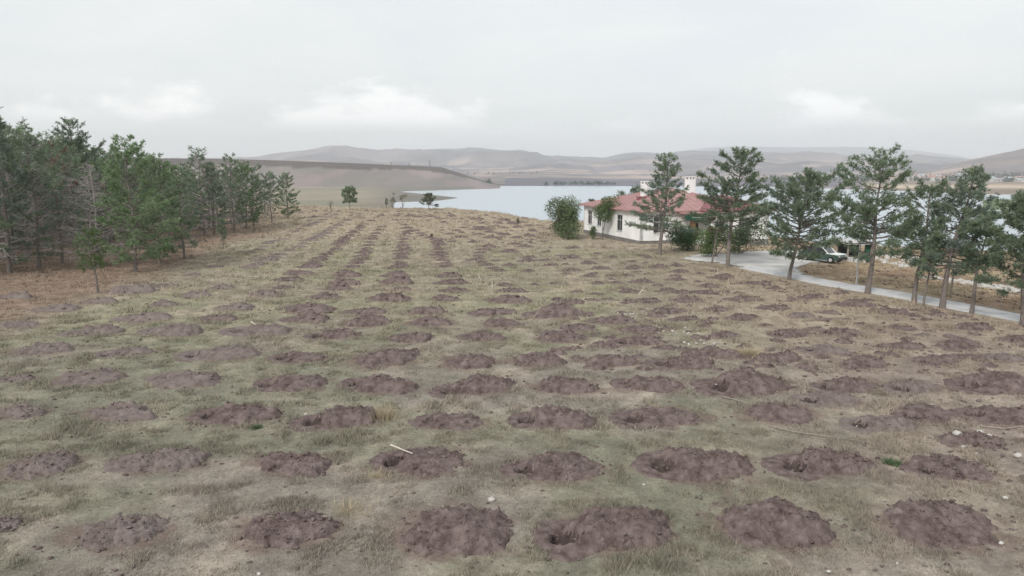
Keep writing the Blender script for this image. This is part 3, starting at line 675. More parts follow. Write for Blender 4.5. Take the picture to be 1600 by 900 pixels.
# ------------------------------------------------------------------ pines
def tubes(paths, n=5):
    """paths: list of (points kx3, radii k) -> verts, quads"""
    V, F, c = [], [], 0
    for P, R in paths:
        P = np.asarray(P, float); k = len(P)
        d = np.gradient(P, axis=0); d /= np.linalg.norm(d, axis=1)[:, None]+1e-9
        ref = np.where(np.abs(d[:, 2:3]) > 0.9, np.array([[1., 0, 0]]), np.array([[0, 0, 1.]]))
        u = np.cross(d, ref); u /= np.linalg.norm(u, axis=1)[:, None]+1e-9; w = np.cross(d, u)
        an = np.arange(n)*2*PI/n
        ring = P[:, None]+np.asarray(R)[:, None, None]*(u[:, None]*np.cos(an)[None, :, None]+w[:, None]*np.sin(an)[None, :, None])
        V.append(ring.reshape(-1, 3)); i = np.arange(k*n).reshape(k, n)+c; j = np.roll(i, -1, 1)
        F.append(np.stack([i[:-1].ravel(), j[:-1].ravel(), j[1:].ravel(), i[1:].ravel()], 1)); c += k*n
    return np.concatenate(V), np.concatenate(F)
GREEN = np.array((0.165, 0.215, 0.155)); GREEN2 = np.array((0.205, 0.26, 0.165)); BLUEG = np.array((0.17, 0.215, 0.18)); BROWNN = np.array((0.21, 0.145, 0.11)); GREYN = np.array((0.22, 0.20, 0.18))
def pine(seed, H, R, cb, lean=(0, 0), r0=None, dens=1.0, shape='round', col=GREEN, col2=GREEN2, dead=0.0, bare=False, brown=0.0, needle=0.20, nn=13, gaps=0.25):
    """returns (trunk mesh, limbs mesh, crown mesh)"""
    r = np.random.default_rng(seed); r0 = r0 or 0.010*H+0.02
    t = np.linspace(0, 1, 12); ph = r.uniform(0, 6)
    axis = np.stack([lean[0]*(t**1.2)*H+0.03*H*np.sin(t*4+ph)*t*(1-t)*2, lean[1]*(t**1.2)*H+0.03*H*np.cos(t*5+ph)*t*(1-t)*2, t*H], 1)
    rad = r0*(1-t)**0.85*np.where(t < 0.06, 1.25, 1)+0.012
    axis[0, 2] = -0.25
    tv, tf = tubes([(axis, rad)], 8)
    def ax(q): return np.array([np.interp(q, t, axis[:, k]) for k in range(3)])
    paths, TP, TD, TS, TC = [], [], [], [], []
    def prof(q):   # q 0 at crown base .. 1 at top
        if shape == 'cone': return (1-q)**0.8*0.95+0.06
        if shape == 'flat': return min(1, 0.55+q*1.2)*(1-q**4)*0.95+0.12
        return (math.sin(PI*min(1, 0.22+q*0.72)))**0.8*0.95*(1-0.42*q)+0.09
    z = cb*H
    zs = []
    while z < 0.97*H: zs.append(z); z += r.uniform(0.28, 0.5)*max(0.6, H/10)
    lobes = r.uniform(0.7, 1.12, 6)
    for z in zs:
        q = (z-cb*H)/(H-cb*H); nb = r.integers(4, 7)
        if r.random() < gaps*0.5: nb = 2
        a0 = r.uniform(0, 2*PI)
        for k in range(nb):
            a = a0+2*PI*k/nb+r.normal(0, .3)
            L = R*prof(q)*r.uniform(0.5, 1.12)*lobes[int((a % (2*PI))/(2*PI)*6) % 6]
            L = max(L, 0.25)
            el = (-0.12+0.75*q+r.normal(0, .14)) if shape != 'dead' else r.uniform(-.2, .5)
            base = ax(z/H); dr = np.array([math.cos(a)*math.cos(el), math.sin(a)*math.cos(el), math.sin(el)])
            s = np.linspace(0, 1, 5); up = 0.22*L
            P = base+dr*L*s[:, None]+np.array([0, 0, 1])*(up*s**2)[:, None]+r.normal(0, .02*L, (5, 3))*s[:, None]
            br = max(0.012, 0.030*L**0.8)*(1-q*0.5)
            paths.append((P, br*(1-s*0.8)))
            if bare or r.random() < dead*(1-q):
                for _ in range(int(4+L*(5 if bare else 3))):
                    sq = r.uniform(.25, 1); p0 = P[0]+(P[-1]-P[0])*sq; p0 = np.array([np.interp(sq, s, P[:, i]) for i in range(3)])
                    d2 = dr+r.normal(0, .6, 3); d2[2] += .15; d2 /= np.linalg.norm(d2); l2 = r.uniform(.25, .75)*min(1, L)
                    paths.append((np.array([p0, p0+d2*l2*.5, p0+d2*l2+np.array([0, 0, -.05])]), np.array([.020, .016, .008])))
                continue
            nt = max(4, int(L*13.5*dens)); cmix = r.random()
            isb = r.random() < brown
            for _ in range(nt):
                sq = 1-abs(r.normal(0, .32))
                if sq < .18: continue
                p0 = np.array([np.interp(sq, s, P[:, i]) for i in range(3)])
                lat = np.array([-math.sin(a), math.cos(a), 0])*r.normal(0, .75)
                d2 = dr*.7+lat+np.array([0, 0, r.uniform(-.25, .8)]); d2 /= np.linalg.norm(d2)
                l2 = r.uniform(.08, .5)*(0.5+0.5*min(1.3, L/1.5))*(1.15-0.4*sq)
                p1 = p0+d2*l2
                if r.random() < .25: paths.append((np.array([p0, p1]), np.array([.010, .005])))
                for _k in range(2):
                    TP.append(p1+r.normal(0, .07, 3)); TD.append(d2+r.normal(0, .3, 3)); TS.append(needle*r.uniform(.7, 1.25))
                    cc = col*(1-cmix)+col2*cmix
                    TC.append((BROWNN if isb else cc)*r.uniform(.72, 1.35))
    # leader
    if not bare:
        for _ in range(int(16*dens)):
            TP.append(ax(r.uniform(.93, 1.0))+r.normal(0, .10, 3)); TD.append(np.array([0, 0, 1.])+r.normal(0, .5, 3)); TS.append(needle); TC.append(col2*r.uniform(.8, 1.2))
    # dead stubs under the crown
    zz = cb*H*0.35
    while zz < cb*H:
        a = r.uniform(0, 2*PI); L = r.uniform(.3, 1.0)*(R*.55); base = ax(zz/H); dr = np.array([math.cos(a), math.sin(a), r.uniform(-.15, .3)])
        paths.append((np.array([base, base+dr*L*.6, base+dr*L+np.array([0, 0, -.1*L])]), np.array([.02, .013, .005]))); zz += r.uniform(.2, .5)
    lv, lf = tubes(paths, 3)
    bark = M['bark_grey'] if bare else M['bark']
    mt = mesh('trunk', tv, tf, bark, smooth=True); ml = mesh('limbs', lv, lf, M['bark_grey'] if (bare or dead > .3) else bark, smooth=True); mc = None
    if TP:
        TP, TD, TS, TC = map(np.array, (TP, TD, TS, TC)); TD /= np.linalg.norm(TD, axis=1)[:, None]
        n = len(TP); VV, CC = [], []
        for k in range(nn):
            d = TD*0.75+r.normal(0, .62, (n, 3)); d /= np.linalg.norm(d, axis=1)[:, None]
            sd = np.cross(d, r.normal(0, 1, (n, 3))); sd /= np.linalg.norm(sd, axis=1)[:, None]+1e-9
            L = TS*r.uniform(.6, 1.1, n); w = 0.075*TS
            st = TP+TD*(TS*r.uniform(-.35, .15, n))[:, None]
            P = np.empty((n, 3, 3)); P[:, 0] = st-sd*w[:, None]; P[:, 1] = st+sd*w[:, None]; P[:, 2] = st+d*L[:, None]
            VV.append(P.reshape(-1, 3)); CC.append(np.repeat(TC*r.uniform(.85, 1.15, (n, 1)), 3, 0))
        V = np.concatenate(VV); mc = mesh('crown', V, np.arange(len(V)).reshape(-1, 3), M['needles'], np.concatenate(CC))
    return mt, ml, mc
def place_tree(name, ms, x, y, label, cat, group, rz=0.0, sc=1.0, z=None):
    o = empty(name, (x, y, near1(x, y) if z is None else z), rz); o.scale = (sc, sc, sc) if not hasattr(sc, '__len__') else sc
    for nm, m in zip(('trunk', 'limbs', 'crown'), ms):
        if m: link(nm, m, o)
    return tag(o, label, cat, group)

# right-hand pines along the track
RP = [  # px base, py base, px top, py top, crown half width px, crown base frac, shape, extra, label
 (1030,398,1042,243,50,0.24,'cone',dict(col=BLUEG, dead=.12, dens=.95),'tall conical pine standing in front of the white house wall'),
 (1137,417,1152,242,56,0.36,'round',dict(dens=1.25),'tall round-crowned pine before the right wing of the white house'),
 (1112,413,1124,315,24,0.52,'round',dict(dens=.5, brown=.5, dead=.4),'thin leaning sparse pine left of the pine before the house wing'),
 (1232,437,1258,286,66,0.24,'flat',dict(dens=1.05),'low wide pine on a leaning trunk, left of the parked car'),
 (1355,458,1370,250,66,0.30,'round',dict(dens=1.05),'tallest broad pine beside the track, right of the lamp pole'),
 (1428,473,1441,292,44,0.36,'round',dict(dens=1.0),'dark pine beside the track, second right of the lamp pole'),
 (1443,480,1450,375,16,0.45,'round',dict(dens=.5, dead=.3),'slender stunted pine squeezed between two larger track side pines'),
 (1472,480,1507,264,62,0.30,'cone',dict(dens=1.0, col=BLUEG),'tall pointed pine leaning right beside the track'),
 (1518,489,1534,345,34,0.44,'flat',dict(dens=.85),'small pine with reddish forked trunk beside the track'),
 (1599,506,1588,308,62,0.26,'round',dict(dens=1.2),'dense pine cut by the right edge of the picture'),
]
for i, (bx, by, tx_, ty_, hw, cb, sh, ex, lab) in enumerate(RP):
    x, y, z = unproj(bx, by); p = ppm(y, z); H = (by-ty_)/p*1.0
    lx = (tx_-bx)/p/H
    ex['dens'] = ex['dens']*1.05; ex['col'] = ex.get('col', GREEN)*1.16; ex['col2'] = GREEN2*1.16
    ms = pine(900+i, H, hw/p*1.14, cb, lean=(lx, 0.03), shape=sh, r0=0.0165*H+0.02 if hw > 30 else 0.010*H+.02, **ex)
    place_tree('pine_tree', ms, x, y, lab, 'pine tree', 'pines along the track', z=z)

# forest on the left
_g, _g2, _b = GREEN, GREEN2, BLUEG; GREEN, GREEN2, BLUEG = GREEN*1.18, GREEN2*1.18, BLUEG*1.15
FV = [pine(40, 11, 3.2, .13, shape='round', col=GREEN, col2=GREEN2, dens=.85, dead=.45), pine(41, 11, 3.1, .11, shape='cone', dens=1.0, col=BLUEG, dead=.35), pine(42, 11, 3.6, .10, shape='round', dens=1.05, col=GREEN2, col2=np.array((0.18,0.265,0.135)), dead=.15),
      pine(43, 11, 3.0, .2, shape='flat', col=GREEN, col2=GREEN2, dens=.85, dead=.55), pine(44, 11, 3.2, .12, shape='round', col=GREEN, col2=GREEN2, dens=.7, dead=.8), pine(45, 11, 3.0, .16, shape='round', col=GREEN, col2=GREEN2, dens=.75, brown=.16, dead=.7)]
GREEN, GREEN2, BLUEG = _g, _g2, _b
DEADT = pine(46, 9.5, 4.0, .14, shape='cone', bare=True, dens=1.0)
EDGE_T = [  # base px,py, top py, variant, label
 (15,427,178,1,'tall blue-green pine at the left end of the forest front'),
 (62,420,212,4,'thin-crowned pine with grey dead lower branches, second in the forest front'),
 (97,412,225,5,'pine with rusty brown needle patches, left of the bare dead tree'),
 (212,425,220,2,'bright green bushy pine right of the bare dead tree'),
 (250,413,246,2,'bright green pine leaning against its bushier left neighbour'),
 (288,404,262,0,'slim pine with a long bare trunk in the forest front'),
 (264,376,268,0,'pine standing back behind the bright green forest pines'),
 (319,368,238,4,'pointed grey-green pine with dead branches, mid forest edge'),
 (335,367,256,1,'pine touching the right side of the pointed grey-green pine'),
 (366,362,246,0,'full dark pine in the far half of the forest edge'),
 (385,357,256,2,'green pine two trunks before the forest end'),
 (397,355,262,3,'pine with the lowest green branches before the forest end'),
 (425,350,272,3,'small pine just before the last tree of the forest edge'),
 (450,342,272,2,'last rounded pine at the far end of the forest edge')]
taken = []
for i, (bx, by, ty_, v, lab) in enumerate(EDGE_T):
    x, y, z = unproj(bx, by); H = (by-ty_)/ppm(y, z); s = H/11
    place_tree('pine_tree', FV[v], x, y, lab, 'pine tree', 'pines of the left forest edge', rz=i*1.7, sc=(max(s, .72)*1.05, max(s, .72)*1.05, s), z=z); taken.append((x, y))
x, y, z = unproj(154, 418); place_tree('dead_pine', DEADT, x, y, 'bare grey dead pine with spreading twigs in the forest front', 'dead tree', None, rz=.6, sc=((412-252)/ppm(y, z)/9.5*1.1,)*2+((412-252)/ppm(y, z)/9.5,), z=z); taken.append((x, y))
x, y, z = unproj(45, 405); place_tree('dead_pine', DEADT, x, y, 'bare grey lower tree between the two leftmost forest pines', 'dead tree', None, rz=2.6, sc=.72, z=z); taken.append((x, y))
x, y, z = unproj(376, 358); place_tree('dead_pine', DEADT, x, y, 'short grey leafless tree in the shade of the far forest edge', 'dead tree', None, rz=4, sc=(.55, .55, .6), z=z); taken.append((x, y))
x, y, z = unproj(153, 458); H = 98/ppm(y, z)
ms = pine(60, H, 1.15, .42, lean=(-.03, 0), shape='flat', dens=.55, col=GREEN2, col2=np.array((0.13,0.20,0.06)), r0=.075)
place_tree('young_pine', ms, x, y, 'small young pine with bright green tufts in front of the forest', 'pine tree', None, z=z)
x, y, z = unproj(349, 389); ms = pine(61, 44/ppm(y, z), .45, .3, shape='round', dens=.4, dead=.6, r0=.06)
place_tree('young_pine', ms, x, y, 'stunted thin pine alone before the forest edge', 'pine tree', None, z=z)
k = 0
for ix in range(5):
    kr = 0
    for iy in range(20):
        x = -43-ix*5.2+rnd.uniform(-1.2, 1.2); y = 44+iy*4.7+rnd.uniform(-1.2, 1.2)
        if x < -0.86*y or y > 128-ix*2: continue
        if min(math.dist((x, y), q) for q in taken) < 2.6: continue
        px, _ = project(x, y, 0)
        top = float(ip(px, [(-100,165),(0,178),(55,205),(105,202),(140,222),(200,236),(260,252),(330,256),(400,266),(450,288)]))
        zg = near1(x, y); H = (CAMZ-zg)+(268-top)/ppm(y)*1.0; H *= rnd.uniform(.82, 1.0)
        s = min(max(H/11, .45), 1.45); v = rnd.choice([0, 0, 1, 1, 2, 3, 4, 4, 5]); taken.append((x, y)); k += 1; kr += 1
        place_tree('pine_tree', FV[v], x, y, f"{('thin-branched', 'blue-green', 'bushy green', 'flat-topped', 'sparse greyish', 'brown-flecked')[[0, 1, 2, 3, 4, 5].index(v)]} pine, {ORD[kr]} from the near end of the {ORD[ix+1]} row behind the forest edge", 'pine tree', 'pines inside the left forest', rz=rnd.uniform(0, 6.3), sc=(s, s, s))
x, y, z = at_dist(108, 188, 80)
place_tree('pine_tree', pine(63, z-near1(x, y), 2.0, .62, shape='flat', dens=.9), x, y, 'pine whose crown rises highest above the forest roof', 'pine tree', 'pines inside the left forest')
print('forest', k)

# lone small trees at the far field edge
def leafy(seed, H, R, zb, nleaf, leaf, col, col2, stems=5, lobes=7, r0=.05):
    r = np.random.default_rng(seed); paths = []; L = []
    for k in range(lobes):
        a = r.uniform(0, 2*PI); q = r.uniform(0, .72)*R; zc = zb*H+(H-zb*H)*r.uniform(.18, .85)
        L.append((np.array([math.cos(a)*q, math.sin(a)*q, zc]), r.uniform(.32, .55)*R))
    for k in range(stems):
        c, s = L[k % lobes]; b = np.array([r.normal(0, .08*R), r.normal(0, .08*R), -.1]); m_ = (b+c)/2+r.normal(0, .1*R, 3)
        paths.append((np.array([b, m_, c, c+np.array([0, 0, s*.8])]), np.array([r0, r0*.7, r0*.4, .006])))
    for c, s in L:
        for _ in range(7):
            d = r.normal(0, 1, 3); d /= np.linalg.norm(d); paths.append((np.array([c, c+d*s*.6, c+d*s*1.1]), np.array([r0*.25, .010, .004])))
    n = nleaf; li = r.integers(0, lobes, n); d = r.normal(0, 1, (n, 3)); d /= np.linalg.norm(d, axis=1)[:, None]
    C = np.array([L[i][0] for i in li])+d*(np.array([L[i][1] for i in li])*r.uniform(.35, 1.12, n)**.6)[:, None]
    C[:, 2] = np.maximum(C[:, 2], 0.06); C += r.normal(0, .04*R, (n, 3))
    u = r.normal(0, 1, (n, 3)); u /= np.linalg.norm(u, axis=1)[:, None]; w = np.cross(u, r.normal(0, 1, (n, 3))); w /= np.linalg.norm(w, axis=1)[:, None]
    s = leaf*r.uniform(.6, 1.4, (n, 1)); P = np.stack([C-u*s, C+w*s*.5, C+u*s, C-w*s*.5], 1).reshape(-1, 3)
    m_ = r.random((n, 1)); lm = np.array([r.uniform(.75, 1.25) for _ in range(lobes)])[li][:, None]
    cc = (col*(1-m_)+col2*m_)*r.uniform(.75, 1.3, (n, 1))*lm
    tv, tf = tubes(paths, 4)
    return mesh('stems', tv, tf, M['bark'], smooth=True), mesh('foliage', P, np.arange(4*n).reshape(n, 4), M['leaf'], np.repeat(cc, 4, 0))
def place_bush(name, ms, x, y, label, cat, z=None, nm=('stems', 'foliage'), group=None):
    o = empty(name, (x, y, near1(x, y) if z is None else z))
    for a, b_ in zip(nm, ms): link(a, b_, o)
    return tag(o, label, cat, group)
DG, YG, GG = np.array((0.085,0.14,0.07)), np.array((0.16,0.21,0.09)), np.array((0.135,0.155,0.10))
BUSH = [(889,373,313,30,.03,5200,.075,np.array((0.12,0.165,0.085)),np.array((0.16,0.195,0.105)),9,14,'shrub','large grey-green shrub at the left corner of the white house','bush'),
 (941,374,306,18,.38,1900,.085,np.array((0.08,0.13,0.055)),YG,3,7,'small_tree','small broadleaf tree with dark trunk before the house windows','tree'),
 (926,374,350,8,.05,420,.07,YG,DG,4,4,'shrub','knee-high green shrub left of the small tree by the house','bush'),
 (1074,391,352,24,.04,2600,.08,DG,np.array((0.08,0.15,0.06)),8,8,'shrub','dark green bush to the right of the conical pine','bush'),
 (1118,401,356,21,.04,2600,.075,YG,np.array((0.11,0.17,0.06)),8,8,'shrub','yellow-green bush in front of the house entrance','bush'),
 (1158,396,352,26,.10,2300,.08,GG,DG,7,8,'shrub','grey-green bush below the window of the right house wing','bush'),
 (866,366,338,12,.05,700,.08,np.array((.20,.19,.11)),GG,5,5,'shrub','low yellowish shrub at the left foot of the large grey-green shrub','bush')]
for i, (px, by, ty_, hw, zb, nl, lf, c1, c2, st, lb, nm, lab, cat) in enumerate(BUSH):
    x, y, z = unproj(px, by); p = ppm(y, z)
    place_bush(nm, leafy(700+i, (by-ty_)/p, hw/p*(1.35 if i == 0 else 1.3), zb, int(nl*(2.6 if i == 0 else 1.4)), lf*1.25, c1, c2, st, lb), x, y, lab, cat, z)
LONE = [(547,328,293,15,'round',dict(dens=.6, col=GREEN2*1.15, col2=GREEN2*1.3),'lone small pine at the far left field edge before the lake'),
        (670,328,303,15,'cone',dict(dens=.6, col=GREYN*.7, dead=.3),'lone greyish pine at the field edge before the open lake')]
for i, (px, by, ty_, hw, sh, ex, lab) in enumerate(LONE):
    x, y, z = unproj(px, by); p = ppm(y, z)
    place_tree('pine_tree', pine(80+i, (by-ty_)/p, hw/p, .32, shape=sh, needle=.34, **ex), x, y, lab, 'pine tree', None, z=z)
for i, (px, by, ty_, hw, lab) in enumerate([(604,326,307,5,'leftmost of three thin saplings at the far field edge'), (614,326,300,6,'tallest middle one of three thin saplings at the far field edge'), (629,326,302,8,'rightmost bushy one of three thin saplings at the far field edge'), (516,327,314,6,'faint leafless sapling left of the lone far pine')]):
    x, y, z = unproj(px, by); p = ppm(y, z)
    place_bush('sapling', leafy(740+i, (by-ty_)/p, hw/p, .3, 170 if i < 3 else 60, .13, GG*1.2, GREYN*.9, 4, 5, .05), x, y, lab, 'sapling', z)
for i, (px, by, ty_, hw, lab) in enumerate([(814,338,331,5,'dark small bush on the field rim against the lake water'), (675,372,361,2.5,'upright dry weed standing in the middle of the field'), (809,353,338,5,'pale dry bush among the far mounds right of centre')]):
    x, y, z = unproj(px, by); p = ppm(y, z)
    place_bush('shrub', leafy(760+i, (by-ty_)/p, hw/p, .1, 160, .10, GG if i else DG, GREYN, 4, 4, .03), x, y, lab, 'bush', z)

# ------------------------------------------------------------------ white house
HB = (15.0, 85.0); YAW = math.radians(16); HZ = -0.62
house = empty('house', (HB[0], HB[1], HZ), YAW)
tag(house, 'white single-storey house with red hipped roof beside the lake', 'house')
HW, HD, WH = 16.0, 18.0, 3.95        # width along the entrance front, depth, eave height above the base
WX0, WY = 7.9, -1.6                   # right wing steps forward
def wall(name, p0, p1, z0, z1, holes, th=0.3):
    """wall along p0->p1 with window openings; outer face on the left of the direction reversed"""
    L = math.dist(p0, p1); ux, uy = (p1[0]-p0[0])/L, (p1[1]-p0[1])/L; nx_, ny_ = -uy, ux   # inward
    mb = MB()
    xs = sorted({0, L, *[h[0] for h in holes], *[h[1] for h in holes]})
    def blk(a, b_, c, d):
        P = lambda s, o, z: (p0[0]+ux*s+nx_*o, p0[1]+uy*s+ny_*o, z)
        mb.add([P(a,0,c),P(b_,0,c),P(b_,th,c),P(a,th,c),P(a,0,d),P(b_,0,d),P(b_,th,d),P(a,th,d)], [(0,3,2,1),(4,5,6,7),(0,1,5,4),(1,2,6,5),(2,3,7,6),(3,0,4,7)])
    for a, b_ in zip(xs[:-1], xs[1:]):
        hs = [h for h in holes if h[0] <= a+1e-6 and h[1] >= b_-1e-6]
        if not hs: blk(a, b_, z0, z1)
        else:
            h = hs[0]
            if h[2] > z0: blk(a, b_, z0, h[2])
            blk(a, b_, h[3], z1)
    o = mb.build(name, M['white'], house)
    for h in holes:
        if len(h) > 4: continue
        window(p0, (ux, uy), (nx_, ny_), *h)
    return o
def window(p0, u, n_, a, b_, c, d):
    P = lambda s, o, z: (p0[0]+u[0]*s+n_[0]*o, p0[1]+u[1]*s+n_[1]*o, z)
    def bar(mb, s0, s1, z0, z1, o0, o1):
        mb.add([P(s0,o0,z0),P(s1,o0,z0),P(s1,o1,z0),P(s0,o1,z0),P(s0,o0,z1),P(s1,o0,z1),P(s1,o1,z1),P(s0,o1,z1)], [(0,3,2,1),(4,5,6,7),(0,1,5,4),(1,2,6,5),(2,3,7,6),(3,0,4,7)])
    fr_ = MB(); t_ = 0.07
    bar(fr_, a, b_, c, c+t_, .08, .16); bar(fr_, a, b_, d-t_, d, .08, .16); bar(fr_, a, a+t_, c+t_, d-t_, .08, .16); bar(fr_, b_-t_, b_, c+t_, d-t_, .08, .16)
    zt = c+(d-c)*.68; bar(fr_, a+t_, b_-t_, zt-.035, zt+.035, .09, .15)
    xm = (a+b_)/2; bar(fr_, xm-.035, xm+.035, c+t_, zt-.035, .09, .15); bar(fr_, xm-.03, xm+.03, zt+.035, d-t_, .095, .145)
    w_ = fr_.build('window', M['frame'], house)
    for s0, s1, z0, z1 in ((a+t_, xm-.035, c+t_, zt-.035), (xm+.035, b_-t_, c+t_, zt-.035), (a+t_, xm-.03, zt+.035, d-t_), (xm+.03, b_-t_, zt+.035, d-t_)):
        g_ = MB(); bar(g_, s0, s1, z0, z1, .11, .12); g_.build('pane', M['glass'], w_)
    sl = MB(); bar(sl, a-.06, b_+.06, c-.06, c-.003, -.07, .075); sl.build('sill', M['frame'], w_)
PL = 0.62
# left side wall, seen from the camera, has three windows towards the lake end and one hidden by the pine
wall('wall', (0, HD), (0, 0), PL, WH, [(1.4, 2.9, 1.5, 3.4), (4.7, 6.2, 1.5, 3.4), (11.1, 12.8, 1.35, 3.35)])
wall('wall', (0, 0), (WX0-1.9, 0), PL, WH, [(1.6, 3.1, 1.5, 3.4)])
wall('wall', (WX0-1.9, 0), (WX0, 0), PL, WH, [(0.35, 1.55, PL, 2.95, 'door')])
wall('wall', (WX0, WY), (HW, WY), PL, WH, [(4.0, 5.7, 1.45, 3.25), (1.2, 2.2, 1.6, 3.2)])
wall('wall', (WX0, 0), (WX0, WY), PL, WH, [])
wall('wall', (HW, WY), (HW, HD), PL, WH, [(3, 4.5, 1.5, 3.4), (9, 10.5, 1.5, 3.4)])
wall('wall', (HW, HD), (0, HD), PL, WH, [(2, 3.5, 1.5, 3.4), (7, 8.5, 1.5, 3.4), (12, 13.5, 1.5, 3.4)])
pl = MB(); pl.box(-.06, HW+.06, .06, HD+.06, -1.2, PL-.003); pl.box(WX0-.06, HW+.06, WY-.06, .05, -1.2, PL-.003); pl.build('plinth', M['stone_dark'], house)
# door, posts, steps and sign of the entrance
d_ = MB().box(WX0-1.52, WX0-.38, .12, .18, PL, 2.93).build('door', M['door'], house)
MB().box(WX0-1.36, WX0-.98, .09, .117, 1.7, 2.7).box(WX0-.92, WX0-.54, .09, .117, 1.7, 2.7).build('pane', M['glass'], d_)
MB().box(WX0-.52, WX0-.46, .05, .117, 1.45, 1.6).build('door_handle', M['metal'], d_)
for xx in (WX0-1.9, ): MB().box(xx-.22, xx+.22, -1.5, -1.06, -.6, 3.0).build('porch_post', M['door'], house)
MB().box(WX0-2.1, WX0-.003, -1.6, -.003, -.9, PL-.01).box(WX0-2.1, WX0-.003, -1.95, -1.603, -.9, .38).box(WX0-2.1, WX0-.003, -2.3, -1.953, -.9, .12).build('steps', M['concrete'], house)
sg = MB().box(WX0-3.2, WX0+.7, -1.86, -1.70, 3.02, 3.72).build('sign_board', M['green_sign'], house); sg['label'] = 'dark green sign board over the entrance'
MB().box(WX0-2.4, WX0-.3, -1.875, -1.862, 3.34, 3.40).build('sign_stripe', M['frame'], sg)
MB().box(-1.9, 1.2, -1.3, -.08, -.9, .25).build('concrete_step', M['concrete'], house)
MB().box(-1.6, -.1, -.2, 9.5, -.9, .02).build('walkway', M['concrete'], house)
# roofs
def hip(x0, x1, y0, y1, ze, rise, oh):
    x0 -= oh; x1 += oh; y0 -= oh; y1 += oh; w, d = x1-x0, y1-y0
    if w > d: r0, r1 = (x0+d/2, (y0+y1)/2), (x1-d/2, (y0+y1)/2)
    else: r0, r1 = ((x0+x1)/2, y0+w/2), ((x0+x1)/2, y1-w/2)
    return x0, x1, y0, y1, r0, r1
def roof(name, x0, x1, y0, y1, ze, rise, oh, mat):
    x0, x1, y0, y1, r0, r1 = hip(x0, x1, y0, y1, ze, rise, oh); th = .14
    V = [(x0,y0,ze),(x1,y0,ze),(x1,y1,ze),(x0,y1,ze),(*r0,ze+rise),(*r1,ze+rise)]
    if (x1-x0) > (y1-y0): F = [(0,1,5,4),(1,2,5),(2,3,4,5),(3,0,4)]
    else: F = [(0,1,4),(1,2,5,4),(2,3,5),(3,0,4,5)]
    mb = MB(); mb.add(V, F)
    lo = [(x0,y0,ze-th),(x1,y0,ze-th),(x1,y1,ze-th),(x0,y1,ze-th)]
    mb.add([(x0,y0,ze),(x1,y0,ze),(x1,y1,ze),(x0,y1,ze)]+lo, [(0,4,5,1),(1,5,6,2),(2,6,7,3),(3,7,4,0),(7,6,5,4)])
    o = mb.build(name, mat, house)
    # ridge and hip caps
    cp = MB()
    for a, b_ in ((V[4], V[5]), (V[0], V[4]), (V[3], V[4] if (x1-x0) > (y1-y0) else V[5]), (V[1], V[5] if (x1-x0) > (y1-y0) else V[4]), (V[2], V[5])):
        cp.tube([a, b_], [.09, .09], 6)
    cp.build('ridge_cap', mat, o)
    # standing seams of the sheet roof
    se = MB(); 
    for fx in np.arange(x0+.9, x1-.3, .9):
        for (ys_, sgn) in ((y0, 1), (y1, -1)):
            run = min(fx-x0, x1-fx, (y1-y0)/2, (x1-x0)/2)
            sl_ = rise/min((x1-x0)/2, (y1-y0)/2)
            se.tube([(fx, ys_, ze+.02), (fx, ys_+sgn*run, ze+.02+run*sl_)], [.025, .025], 4)
    for fy in np.arange(y0+.9, y1-.3, .9):
        for (xs_, sgn) in ((x0, 1), (x1, -1)):
            run = min(fy-y0, y1-fy, (y1-y0)/2, (x1-x0)/2); sl_ = rise/min((x1-x0)/2, (y1-y0)/2)
            se.tube([(xs_, fy, ze+.02), (xs_+sgn*run, fy, ze+.02+run*sl_)], [.025, .025], 4)
    se.build('sheet_seams', mat, o)
    return o
rf = roof('roof', 0, HW, 0, HD, WH+.16, 2.35, .55, M['roof_red'])
MB().box(2.9, 4.1, 7.0, 7.5, 5.0, 5.52).build('roof_hatch', M['roof_dark'], rf)
rw = roof('roof', WX0, HW, WY, 6.5, WH+.19, 1.6, .6, M['roof_dark']); rw['label'] = 'darker red newer roof of the right wing'
MB().box(WX0-3.3, WX0-.6, -1.95, .5, 3.78, 3.94).build('porch_roof', M['roof_red'], house)
def chimney(x, y, z0, z1, w):
    c = MB().box(x-w/2, x+w/2, y-w/2, y+w/2, z0, z1-.35)
    for sx in (-1, 1):
        for sy in (-1, 1): c.box(x+sx*(w/2-.1)-.1, x+sx*(w/2-.1)+.1, y+sy*(w/2-.1)-.1, y+sy*(w/2-.1)+.1, z1-.35, z1-.1)
    c.box(x-.1, x+.1, y-w/2, y-w/2+.2, z1-.35, z1-.1)
    o = c.build('chimney', M['white'], house); MB().box(x-w/2+.21, x+w/2-.21, y-w/2+.21, y+w/2-.21, z1-.34, z1-.12).build('flue', M['dark'], o)
    MB().box(x-w/2-.05, x+w/2+.05, y-w/2-.05, y+w/2+.05, z1-.1, z1).build('chimney_cap', M['white'], o)
chimney(4.9, 9.0, 5.0, 7.4, 1.0); chimney(9.9, 6.6, 5.3, 8.0, 1.0); chimney(15.6, 7.0, 4.2, 8.0, .45)
MB().tube([(8.7, WY-.68, .6), (8.7, WY-.68, 3.9)], [.05, .05], 6).build('downpipe', M['white'], house)

# trees behind the house
for i, (px, ty_, Y, R, lab) in enumerate([(1004,288,112,1.5,'dark treetop showing over the house roof, nearest its left chimney'), (992,293,114,1.1,'dark treetop over the roof, second from the left chimney'), (972,301,113,1.3,'low dark treetop behind the left slope of the house roof'), (924,312,112,1.0,'dark treetop behind the large grey-green shrub')]):
    x, y, z = at_dist(px, ty_, Y); zg = near1(x, y); H = z-zg
    place_tree('pine_tree', pine(820+i, H, R, .45, shape='round', dens=.8, col=BLUEG), x, y, lab, 'pine tree', None, z=zg)

